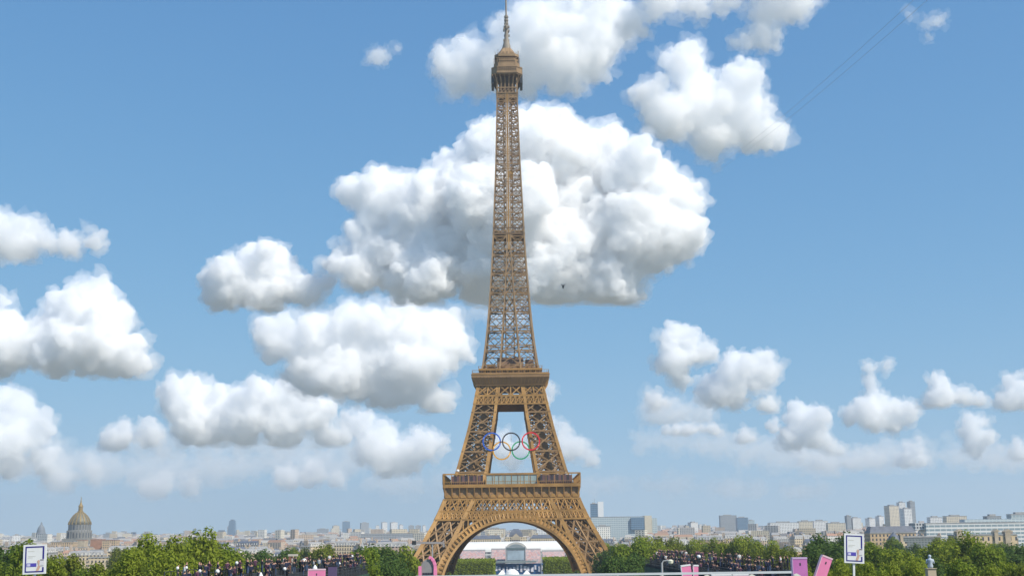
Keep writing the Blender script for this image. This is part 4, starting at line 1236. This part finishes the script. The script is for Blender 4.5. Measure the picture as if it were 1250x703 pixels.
# clipped avenue trees beyond the tower
def clipped(x, y, top, label, grp, proto=[None]):
    if proto[0] is None:
        rr = random.Random(44); root = empty('clipped_tree')
        m = MB(); m.lathe([(.4,-.5),(.3,6),(.2,10)], 8); m.build('trunk', TRUNK, root)
        v = MB()
        for i in range(2600):
            p = Vector((rr.uniform(-4,4), rr.uniform(-5,5), rr.uniform(4.5,14)))
            ax = rr.randrange(5)
            if ax == 0: p.x = 4*rr.choice((-1,1))
            elif ax in (1,2): p.y = -5
            elif ax == 3: p.z = 14
            p += Vector((rr.gauss(0,.25), rr.gauss(0,.25), rr.gauss(0,.3)))
            n_ = Vector((rr.gauss(0,1), rr.gauss(0,1)-.6, rr.gauss(0,1)+.6)).normalized(); t1 = n_.orthogonal().normalized(); t2 = n_.cross(t1); s = rr.uniform(.3,.55)
            v.add([p-t1*s, p-t2*s*.7, p+t1*s, p+t2*s*.7], [(0,1,2,3)])
        me = bpy.data.meshes.new('crown'); me.from_pydata(v.v, [], v.f); me.materials.append(HEDGE); clean(bpy.data.objects.new('crown', me), root)
        register(root); proto[0] = root; o = root
    else: o = copy_tree(proto[0])
    o.location = (x, y, 0); o.scale = (1, 1, top/14.2)
    tag(o, label, 'tree', grp)
for s, px_in, lab in ((-1, 603, 'left'), (1, 665, 'right')):
    for row in range(4):
        for j in range(5):
            y = 800+j*11
            x = at(px_in, 690, 800).x + s*(4.2+row*8.1)
            top = at(625, 683.5 if s < 0 else 682.5, 800).z
            clipped(x, y, top, 'clipped box shaped tree in the avenue block on the %s under the arch' % lab, 'clipped avenue trees on the %s' % lab)
rest = [o for o in TP if 'spare' in o.keys()]
for o in rest:
    for c in kids(o): bpy.data.objects.remove(c)
    bpy.data.objects.remove(o)

# ---------------------------------------------------------------- crowd stands beside the fountain axis
CL = [mat('cloth_%s' % n, c, .9) for n, c in (('black', (.02,.02,.025)), ('navy', (.025,.03,.06)), ('charcoal', (.05,.05,.055)), ('white', (.62,.62,.60)), ('denim', (.06,.09,.16)), ('plum', (.09,.04,.07)))]
HAIR = mat('dark_hair', (.03,.02,.015), .8)
def person_mesh(top, legs, pose, seed):
    """one continuous body grown over a skeleton"""
    rr = random.Random(seed)
    me = bpy.data.meshes.new('person')
    arm = (.26, .05) if pose == 0 else (.34, .0)
    if pose == 2: la = [(-.2,0,1.42),(-.33,-.08,1.2),(-.16,-.22,1.32)]
    else: la = [(-.2,0,1.42),(-arm[0],.02,1.14),(-arm[0]-.02,-.06,.88)]
    ra = [(.2,0,1.42),(.27,.03,1.14),(.25,-.1,.88)] if pose != 1 else [(.2,0,1.42),(.34,-.06,1.62),(.22,-.1,1.86)]
    vs = [(0,0,.95),(0,0,1.15),(0,0,1.40),(0,0,1.50),(0,-.015,1.62),(0,0,1.74),  # pelvis..head
          (-.1,0,.9),(-.11,.0,.5),(-.12,.03,.06),(-.12,-.12,.04),(.1,0,.9),(.12,-.02,.5),(.13,.03,.06),(.13,-.12,.04)] + la + ra
    rad = [.16,.15,.17,.065,.10,.085,.105,.075,.05,.045,.105,.075,.05,.045,.075,.05,.04,.075,.05,.04]
    ed = [(0,1),(1,2),(2,3),(3,4),(4,5),(0,6),(6,7),(7,8),(8,9),(0,10),(10,11),(11,12),(12,13),(2,14),(14,15),(15,16),(2,17),(17,18),(18,19)]
    me.from_pydata(vs, ed, [])
    ob = bpy.data.objects.new('person_tmp', me); COL.objects.link(ob)
    ob.modifiers.new('s', 'SKIN'); 
    sv = me.skin_vertices[0].data
    for i, r in enumerate(rad):
        f = r*(1.25 if i < 3 else 1); sv[i].radius = (f, r*(.75 if i < 3 else 1)); sv[i].use_root = (i == 0)
    ob.modifiers.new('u', 'SUBSURF').levels = 1
    out = bpy.data.meshes.new_from_object(ob.evaluated_get(bpy.context.evaluated_depsgraph_get()))
    bpy.data.objects.remove(ob)
    out.name = 'person'; out.materials.clear()
    for m_ in (SKIN, top, legs, HAIR): out.materials.append(m_)
    for p in out.polygons:
        c = p.center; p.use_smooth = True
        if c.z > 1.68 or (c.z > 1.57 and c.y > .03): i = 3
        elif c.z > 1.47 and abs(c.x) < .16: i = 0
        elif c.z > .93 and not (abs(c.x) > .19 and (c.z < 1.05 or c.z > 1.6)): i = 1
        elif c.z <= .93 and abs(c.x) < .21: i = 2 if c.z > .08 else 3
        else: i = 0
        p.material_index = i
    return out
PM = []
for i, (a, b) in enumerate(((0,0),(1,0),(2,4),(3,2),(0,4),(5,0),(2,0),(1,4))):
    PM.append((person_mesh(CL[a], CL[b], i % 3, i), ('black','navy','charcoal','white','black','plum','charcoal','navy')[i]))
def crowd_stand(side, X, y0, y1, z0, z1, n, seed, lab):
    rr = random.Random(seed)
    r = empty('crowd_stand', (X, y0, 0)); tag(r, 'long dark stepped stand packed with people %s' % lab, 'grandstand')
    L_ = y1-y0; o_ = -side   # steps fall towards the axis
    def zt(y, row): return z0+(z1-z0)*y/L_ - row*.55
    m = MB()
    for row in range(4):
        xa = o_*row*1.0; xb = o_*(row+1)*1.0
        vs = [(xa,0,16),(xb,0,16),(xb,L_,14),(xa,L_,14),(xa,0,zt(0,row)),(xb,0,zt(0,row)),(xb,L_,zt(L_,row)),(xa,L_,zt(L_,row))]
        m.add(vs, [(0,3,2,1),(4,5,6,7),(0,1,5,4),(1,2,6,5),(2,3,7,6),(3,0,4,7)])
    m.build('step', BLACKF, r)
    m = MB(); nf = int(L_/2.2)
    for i in range(nf+1):
        y = i*L_/nf; x = o_*4.03
        m.bar((x+o_*.06, y, zt(y,3)-4.5), (x+o_*.06, y, zt(y,3)+1.05), .09)
        m.bar((-o_*.08, y, zt(y,0)-1), (-o_*.08, y, zt(y,0)+1.1), .08)
    for z in (1.05, .55):
        m.bar((o_*4.09, 0, zt(0,3)+z), (o_*4.09, L_, zt(L_,3)+z), .06); m.bar((-o_*.08, 0, zt(0,0)+z), (-o_*.08, L_, zt(L_,0)+z), .06)
    m.build('railing', DARKM, r)
    m = MB()
    m.add([(o_*4.2,0,14),(o_*4.35,0,14),(o_*4.35,L_,12),(o_*4.2,L_,12),(o_*4.2,0,zt(0,3)-.6),(o_*4.35,0,zt(0,3)-.6),(o_*4.35,L_,zt(L_,3)-.6),(o_*4.2,L_,zt(L_,3)-.6)], [(0,3,2,1),(4,5,6,7),(0,1,5,4),(1,2,6,5),(2,3,7,6),(3,0,4,7)])
    m.build('skirt', GREENF, r)
    for i in range(n):
        y = L_*(i+.5)/n + rr.uniform(-.4, .4); y = max(.4, min(L_-.4, y)); row = rr.choice((0,0,1,1,2,3))
        me, cname = rr.choice(PM if rr.random() < .35 else PM[:3]+PM[4:])
        o = bpy.data.objects.new('person', me); COL.objects.link(o)
        o.location = (X+o_*(row+.5+rr.uniform(-.2,.2)), y0+y, zt(y,row)); o.rotation_euler = (0,0,math.pi - o_*.5 + rr.uniform(-.9,.9))
        s = rr.uniform(.92, 1.1); o.scale = (s, s, s)
        part = 'near end' if y < L_/3 else 'middle' if y < 2*L_/3 else 'far end'
        lb = 'person in a %s top standing at the %s of the %s' % (cname, part, lab.replace('on the ', '') + ' stand')
        tag(o, lb, 'person', '%s topped spectators, %s of the %s stand' % (cname, part, lab.replace('on the ', '')))
def zpt(px, y, d): return at(px, y, d).z
crowd_stand(-1, -33.5, 119, 262, zpt(215,688,120)-1.75, zpt(432,674,262)-1.75, 140, 5, 'on the left')
crowd_stand(1, 35.0, 152, 296, zpt(960,679,152)-1.75, zpt(800,669.5,296)-1.75, 150, 6, 'on the right')

# white globe lamps along the stands
def globe(px, py, dist, r, label):
    p = at(px, py, dist); g0 = gz(dist)
    o = empty('globe_lamp', (p.x, dist, g0)); tag(o, label, 'lamp', 'white globe lamps')
    h = p.z-g0
    m = MB(); m.lathe([(.14,0),(.11,.6),(.06,.7),(.05,h-r)], 8); m.build('post', DARKM, o)
    m = MB(); m.lathe([(.05,h-r*1.0),(r*.7,h-r*.7),(r,h),(r*.7,h+r*.7),(.05,h+r)], 14); m.build('globe', WHITE, o, True)
    m = MB(); m.lathe([(r*.4,h+r*.86),(r*.3,h+r*1.05),(.03,h+r*1.25)], 8); m.build('cap', DARKM, o)
for a in ((216.7,693,112,.14,'white globe lamp leftmost at the near end of the left stand'), (227.6,692.5,112,.13,'white globe lamp second from the left by the left stand'),
          (244,696.5,116,.15,'white globe lamp third from the left by the left stand'), (265.5,697,124,.22,'larger white globe lamp fourth from the left by the left stand'),
          (289,686.7,140,.19,'white globe lamp in front of the middle of the left stand'), (371,684.3,190,.42,'largest white globe lamp towards the far end of the left stand'),
          (347.5,694,165,.25,'white globe lamp beside the reddish pole'), (853,679,200,.32,'large white globe lamp in the middle of the right stand'), (430,678.5,245,.25,'white globe lamp at the far end of the left stand')):
    globe(*a)
for i, (px, py, d, lab) in enumerate(((384.5,689,185,'small pale parasol left of the pink box'), (318.5,698,140,'pale parasol near the middle of the left stand'), (273,703,118,'pale parasol below the larger globe lamp'), (413,684,225,'pale parasol above the dark purple panel'))):
    p = at(px, py, d); o = empty('parasol', (p.x, d, p.z-2.6)); tag(o, lab, 'parasol', 'pale parasols by the left stand')
    r_ = 2.9/F*d
    m = MB(); m.lathe([(.05,2.6),(r_*.55,2.42),(r_,2.1),(r_,2.03)], 10); m.build('canopy', WHITE, o)
    m = MB(); m.lathe([(.3,-6),(.3,0),(.03,.05),(.03,2.5)], 8); m.build('pole', DARKM, o)
# reddish pole
p = at(354.3, 678.5, 180); g0 = gz(180)
o = empty('banner_pole', (p.x, 180, g0)); tag(o, 'thick reddish brown pole with a pale edge rising through the left crowd', 'pole')
m = MB(); m.box(-.2,.2,-.15,.15,0,p.z-g0); m.build('post', mat('rust_paint', (.26,.12,.08), .7, 0, .3, 2), o)
m = MB(); m.box(.21,.42,-.12,.12,2,p.z-g0-.3); m.box(-.3,1.1,-.2,.2,p.z-g0,p.z-g0+.3); m.build('banner', mat('pale_banner_cloth', (.55,.50,.42), .8), o)
# curved street lamp on the right
p = at(813, 683, 110); g0 = gz(110)
o = empty('street_lamp', (at(808,690,110).x, 110, g0)); tag(o, 'grey street lamp with a short curved arm and pale head before the right stand', 'street lamp')
h = at(808,684,110).z-g0
m = MB(); m.lathe([(.16,0),(.12,1),(.09,h-.2)], 8); m.bar((0,0,h-.25),(.15,0,h),.1); m.bar((.15,0,h),(.7,0,h+.05),.1); m.build('post', GREYM, o)
m = MB(); m.lathe([(.06,h-.3),(.22,h-.22),(.26,h),(.1,h+.1)], 10, (.78,0,0)); m.build('lamp_head', mat('lamp_glass', (.72,.70,.55), .3), o)

# ---------------------------------------------------------------- near things
def sign(cx, ytop, ybot, x0, x1, d, label, tilt=0):
    a = at(x0, ytop, d); b = at(x1, ybot, d); w = b.x-a.x; h = a.z-b.z; zc = (a.z+b.z)/2; xc = (a.x+b.x)/2; g0 = gz(d)
    o = empty('information_sign', (xc, d, g0)); tag(o, label, 'sign', 'white information signs on poles')
    z = zc-g0
    m = MB(); m.box(-w/2, w/2, 0, .04, z-h/2, z+h/2); bo = m.build('board', WHITE, o)
    fx, fz = w*.41, h*.44; tk = w*.055
    m = MB()
    m.box(-fx,-fx+tk,-.006,-.002,z-fz,z+fz); m.box(fx-tk*1.3,fx,-.006,-.002,z-fz*.28+.1,z+fz); m.box(fx-tk*1.3,fx,-.006,-.002,z-fz,z-fz*.62)
    m.box(-fx+tk,fx-tk*1.3,-.006,-.002,z+fz-tk,z+fz); m.box(-fx+tk,fx-tk*1.3,-.006,-.002,z-fz,z-fz+tk); m.build('border', NAVY, bo)
    m = MB(); m.box(-fx*.82, fx*.22, -.006, -.002, z-h*.25, z-h*.13); m.build('title_bar', INDIGO, bo)
    m = MB(); m.box(-fx*.76,-fx*.42,-.009,-.007,z-h*.235,z-h*.15); m.build('emblem', mat('pale_lilac', (.6,.58,.75), .5), bo)
    fp = mat('faint_print', (.62,.60,.52), .6)
    for q, l_ in ((.27,.28),(.10,.34),(.05,.22)):
        m = MB(); m.box(-fx*.72, -fx*.72+w*l_, -.005, -.002, z+h*q, z+h*q+h*.014); m.build('print_line', fp, bo)
    # printed hand holding a phone
    m = MB(); m.prism([(fx*.18,z-h*.40),(fx*.45,z-h*.40),(fx*.62,z-h*.27),(fx*.75,z-h*.16),(fx*.45,z-h*.02),(fx*.30,z-h*.06),(fx*.42,z-h*.2),(fx*.28,z-h*.3)], -.012, -.008); m.build('printed_hand', mat('printed_skin', (.62,.40,.30), .6), bo)
    m = MB(); m.prism([(fx*.52,z-h*.22),(fx*1.02,z-h*.22),(fx*1.02,z+h*.0),(fx*.6,z+h*.0)], -.016, -.0125); m.build('printed_phone', mat('printed_white', (.70,.68,.70), .5), bo)
    m = MB(); m.box(fx*.62,fx*.98,-.018,-.0165,z-h*.045,z-h*.015); m.build('printed_camera', INK, bo)
    m = MB(); m.box(-.035,.035,.045,.11,0,z+h*.3); m.build('pole', WHITE, o)
    o.rotation_euler = (0, tilt, 0); o.location.x -= math.sin(tilt)*z
sign(42, 664.3, 700, 29.3, 55.2, 46, 'white information sign on a pole at the far left above the trees', R(-1.6))
sign(1042, 650.8, 686.5, 1029.5, 1056, 46, 'white information sign on a pole at the right against a dark tree', R(3.2))

def panel(x0, x1, ytop, d, mat_, label, lean=0, thick=.35, edge=PINKL, hole=True, name='standing_panel'):
    a = at(x0, ytop, d); b = at(x1, ytop, d); w = (b.x-a.x)*math.cos(lean); g0 = gz(d); h = max(a.z, b.z)-g0
    o = empty(name, ((a.x+b.x)/2-math.sin(lean)*h*.5*2, d, g0)); tag(o, label, 'panel', 'tall coloured panels at the terrace foot')
    h /= math.cos(lean)
    m = MB(); m.box(-w/2, w/2, 0, thick, 0, h-.06)
    m.build('body', mat_, o)
    m = MB(); m.box(-w/2-.015, w/2+.015, -.015, thick+.015, h-.058, h+.02); m.box(-w/2-.03,-w/2-.002,-.01,thick+.01,0,h-.06); m.build('rim', edge, o)
    if hole:
        m = MB(); m.box(-.025,.035,-.012,-.002,h-.36,h-.24); m.build('bolt', INK, o)
    o.rotation_euler = (0, lean, 0)
    return o
panel(967.5, 985, 680.5, 60, PURP, 'upright purple panel with a pale rim right of the right crowd', 0, .35, mat('lilac_edge', (.55,.40,.58), .5))
panel(999, 1012.5, 679.5, 60, PINK, 'pink panel leaning to the right beside the purple panel', R(22), .35)
panel(831.5, 843, 689.5, 70, PINK, 'wider pink panel of the pair before the right stand', R(-7), .3, WHITE, False)
panel(847, 852.5, 689.5, 70, PINK, 'narrow pink panel of the pair before the right stand', R(2), .3, WHITE, False)
panel(376.5, 396.5, 694.5, 75, PINK, 'short pink panel before the far end of the left stand', 0, .3, PINKL, True)
panel(400.5, 411, 690, 80, mat('dark_purple', (.11,.08,.16), .7), 'dark purple panel beside the short pink panel', 0, .2, BLACKF, False)
panel(869, 893, 701.2, 72, NAVY, 'low navy panel behind the rail', 0, .3, WHITE, False)
panel(895, 914, 701.0, 72, PINK, 'low pink panel behind the rail left of the purple panel', 0, .3, WHITE, False)
# pink framed rounded panel
d = 62; a = at(512, 703, d); g0 = gz(d); xc = at(522, 690, d).x
o = empty('framed_totem', (xc, d, g0)); tag(o, 'grey rounded totem between two pink posts before the left tower leg', 'totem')
zt = at(522, 681, d).z-g0; s_ = d/F
m = MB()
pts = [(-8.5*s_, 0), (8.5*s_, 0), (8.5*s_, zt-.55)] + [(8.5*s_*math.cos(R(q)), zt-.55+.5*math.sin(R(q))) for q in range(15, 180, 15)] + [(-8.5*s_, zt-.55)]
m.prism(pts, 0, .2); m.build('panel', mat('totem_grey', (.28,.27,.27), .5, 0, .1, 2), o)
m = MB(); m.box(-10.8*s_,-7.3*s_,-.1,.3,0,zt-.38); m.box(7.3*s_,10.8*s_,-.1,.3,0,zt-.55)
pp = [(9.05*s_, zt-.55), (8.8*s_, zt-.35), (7.2*s_, zt-.15), (4.5*s_, zt+.0), (1.5*s_, zt+.05)]
for p0, p1_ in zip(pp, pp[1:]): m.bar((p0[0],.1,p0[1]), (p1_[0],.1,p1_[1]), .13, .36, up=(0,1,0))
m.build('frame', PINK, o)
m = MB()
for i, (x0, x1) in enumerate(((-6,-3.4),(-3,-.6),(-.2,2),(2.4,5.6))): m.box(x0*s_, x1*s_, -.02, -.002, zt-.82, zt-.70)
m.box(-5.6*s_, 5.4*s_, -.02, -.002, zt-.88, zt-.84); m.build('dark_mark', INK, o)
m = MB(); m.box(-6*s_,6*s_,-.02,-.002,zt-1.2,zt-.95); m.build('pink_band', PINKL, o)

# grey jib arm over the left leg
d = 300; a = at(507.5, 662, d); b = at(541, 662.2, d); g0 = gz(d)
o = empty('camera_crane', (b.x-.4, d, g0)); tag(o, 'slim grey crane arm held level across the left tower leg', 'crane')
m = MB(); m.bar((a.x-b.x,0,a.z-g0), (.4,0,b.z-g0), .55, .5); m.bar((.4,0,b.z-g0+.2), (.55,0,b.z-g0-1.0), .45); m.build('arm', mat('jib_grey', (.34,.31,.30), .5), o)
m = MB(); m.box(a.x-b.x-.5, a.x-b.x+.5, -.3, .3, a.z-g0-.5, a.z-g0+.45); m.build('camera_head', DARKM, o)
m = MB(); m.bar((-2.2,0,0), (-2.2,0,b.z-g0-.28), .3); m.build('mast', GREYM, o)

# white statue in the right trees
p = at(1134.5, 676.5, 120); g0 = gz(117); z0 = at(1134.5, 698, 120).z
o = empty('garden_statue', (p.x, 120, z0)); tag(o, 'pale grey standing statue among the right trees', 'statue')
h = p.z-z0; m = MB()
m.lathe([(.22,h*.22),(.27,h*.35),(.21,h*.5),(.30,h*.66),(.30,h*.74),(.10,h*.79),(.09,h*.82),(.15,h*.87),(.16,h*.93),(.10,h*.98),(.02,h)], 12)
m.bar((-.28,0,h*.73),(-.36,-.05,h*.5),.13); m.bar((.28,0,h*.73),(.34,-.1,h*.5),.13)
m.build('figure', mat('statue_stone', (.40,.46,.52), .7, 0, .15, 3), o, True)
m = MB(); m.box(-.4,.4,-.4,.4,-8,h*.2); m.box(-.48,.48,-.48,.48,h*.2,h*.225); m.build('pedestal', STONE, o)

# rail at the terrace edge
y = 20.0; zr = at(740, 699.3, y).z
x0 = at(508, 701, y).x; x1 = at(966, 697, y).x
o = empty('terrace_rail', ((x0+x1)/2, y, EYE-1.65)); tag(o, 'long pale metal rail on short triangular brackets along the terrace edge', 'railing')
zz = zr-(EYE-1.65); hx = (x1-x0)/2
m = MB(); m.box(-hx, hx, -.02, .02, zz-.035, zz); m.build('rail', mat('rail_grey', (.58,.60,.60), .4, .3, .05, 3), o)
n = 9
for i in range(n):
    x = -hx+.35+i*.718*1.0
    m = MB(); m.prism([(x-.03, zz-.05), (x+.02, zz-.04), (x+.19, zz-.15), (x+.03, zz-.2), (x+.03, 0), (x-.03, 0)], -.03, .03); m.build('bracket', mat('bracket_white', (.62,.60,.52), .5), o)

# ---------------------------------------------------------------- cables and the dark drone
for dx, lab in ((0, 'upper one of two thin dark cables crossing the sky at top right'), (1, 'lower one of two thin dark cables crossing the sky at top right')):
    d = 260; A = at(868, 208+dx*6, 420); B = at(1120+dx*17, -4, 160)
    cu = MB(); n = 24; sag = 3.0; last = None
    for i in range(n+1):
        t_ = i/n; p = A.lerp(B, t_); p.z -= sag*4*t_*(1-t_)*.5
        if last is not None: cu.bar(last, p, .03)
        last = p
    tag(cu.build('cable', GREYM), lab, 'cable', 'overhead cables')
p = at(687.5, 349.5, 300)
o = empty('drone', p); tag(o, 'tiny dark drone hovering in the sky right of the iron tower', 'drone')
m = MB(); m.lathe([(.05,-.55),(.22,-.4),(.28,.1),(.15,.4),(.05,.45)], 10); m.build('body', DARKM, o)
for k in range(4):
    c = rot4((.45,-.45,.35), k); m = MB(); m.bar((0,0,.2), c, .07); m.lathe([(.05,0),(.05,.12)], 6, c); m.bar(c+Vector((-.26,0,.13)), c+Vector((.26,0,.13)), .05, .02); m.build('rotor', DARKM, o)

# ---------------------------------------------------------------- air
HZ = MB(); HZ.box(-6500, 6500, -260, 9000, -7, 352)
hm = bpy.data.materials.new('haze_air'); hm.use_nodes = True
t_ = hm.node_tree
for n_ in list(t_.nodes): t_.nodes.remove(n_)
ou = t_.nodes.new('ShaderNodeOutputMaterial'); pv = t_.nodes.new('ShaderNodeVolumePrincipled')
pv.inputs['Color'].default_value = (.86, .92, 1.0, 1); pv.inputs['Density'].default_value = 1.0e-4; pv.inputs['Anisotropy'].default_value = .3
t_.links.new(pv.outputs[0], ou.inputs['Volume'])
hz = HZ.build('haze', hm); hz['kind'] = 'stuff'
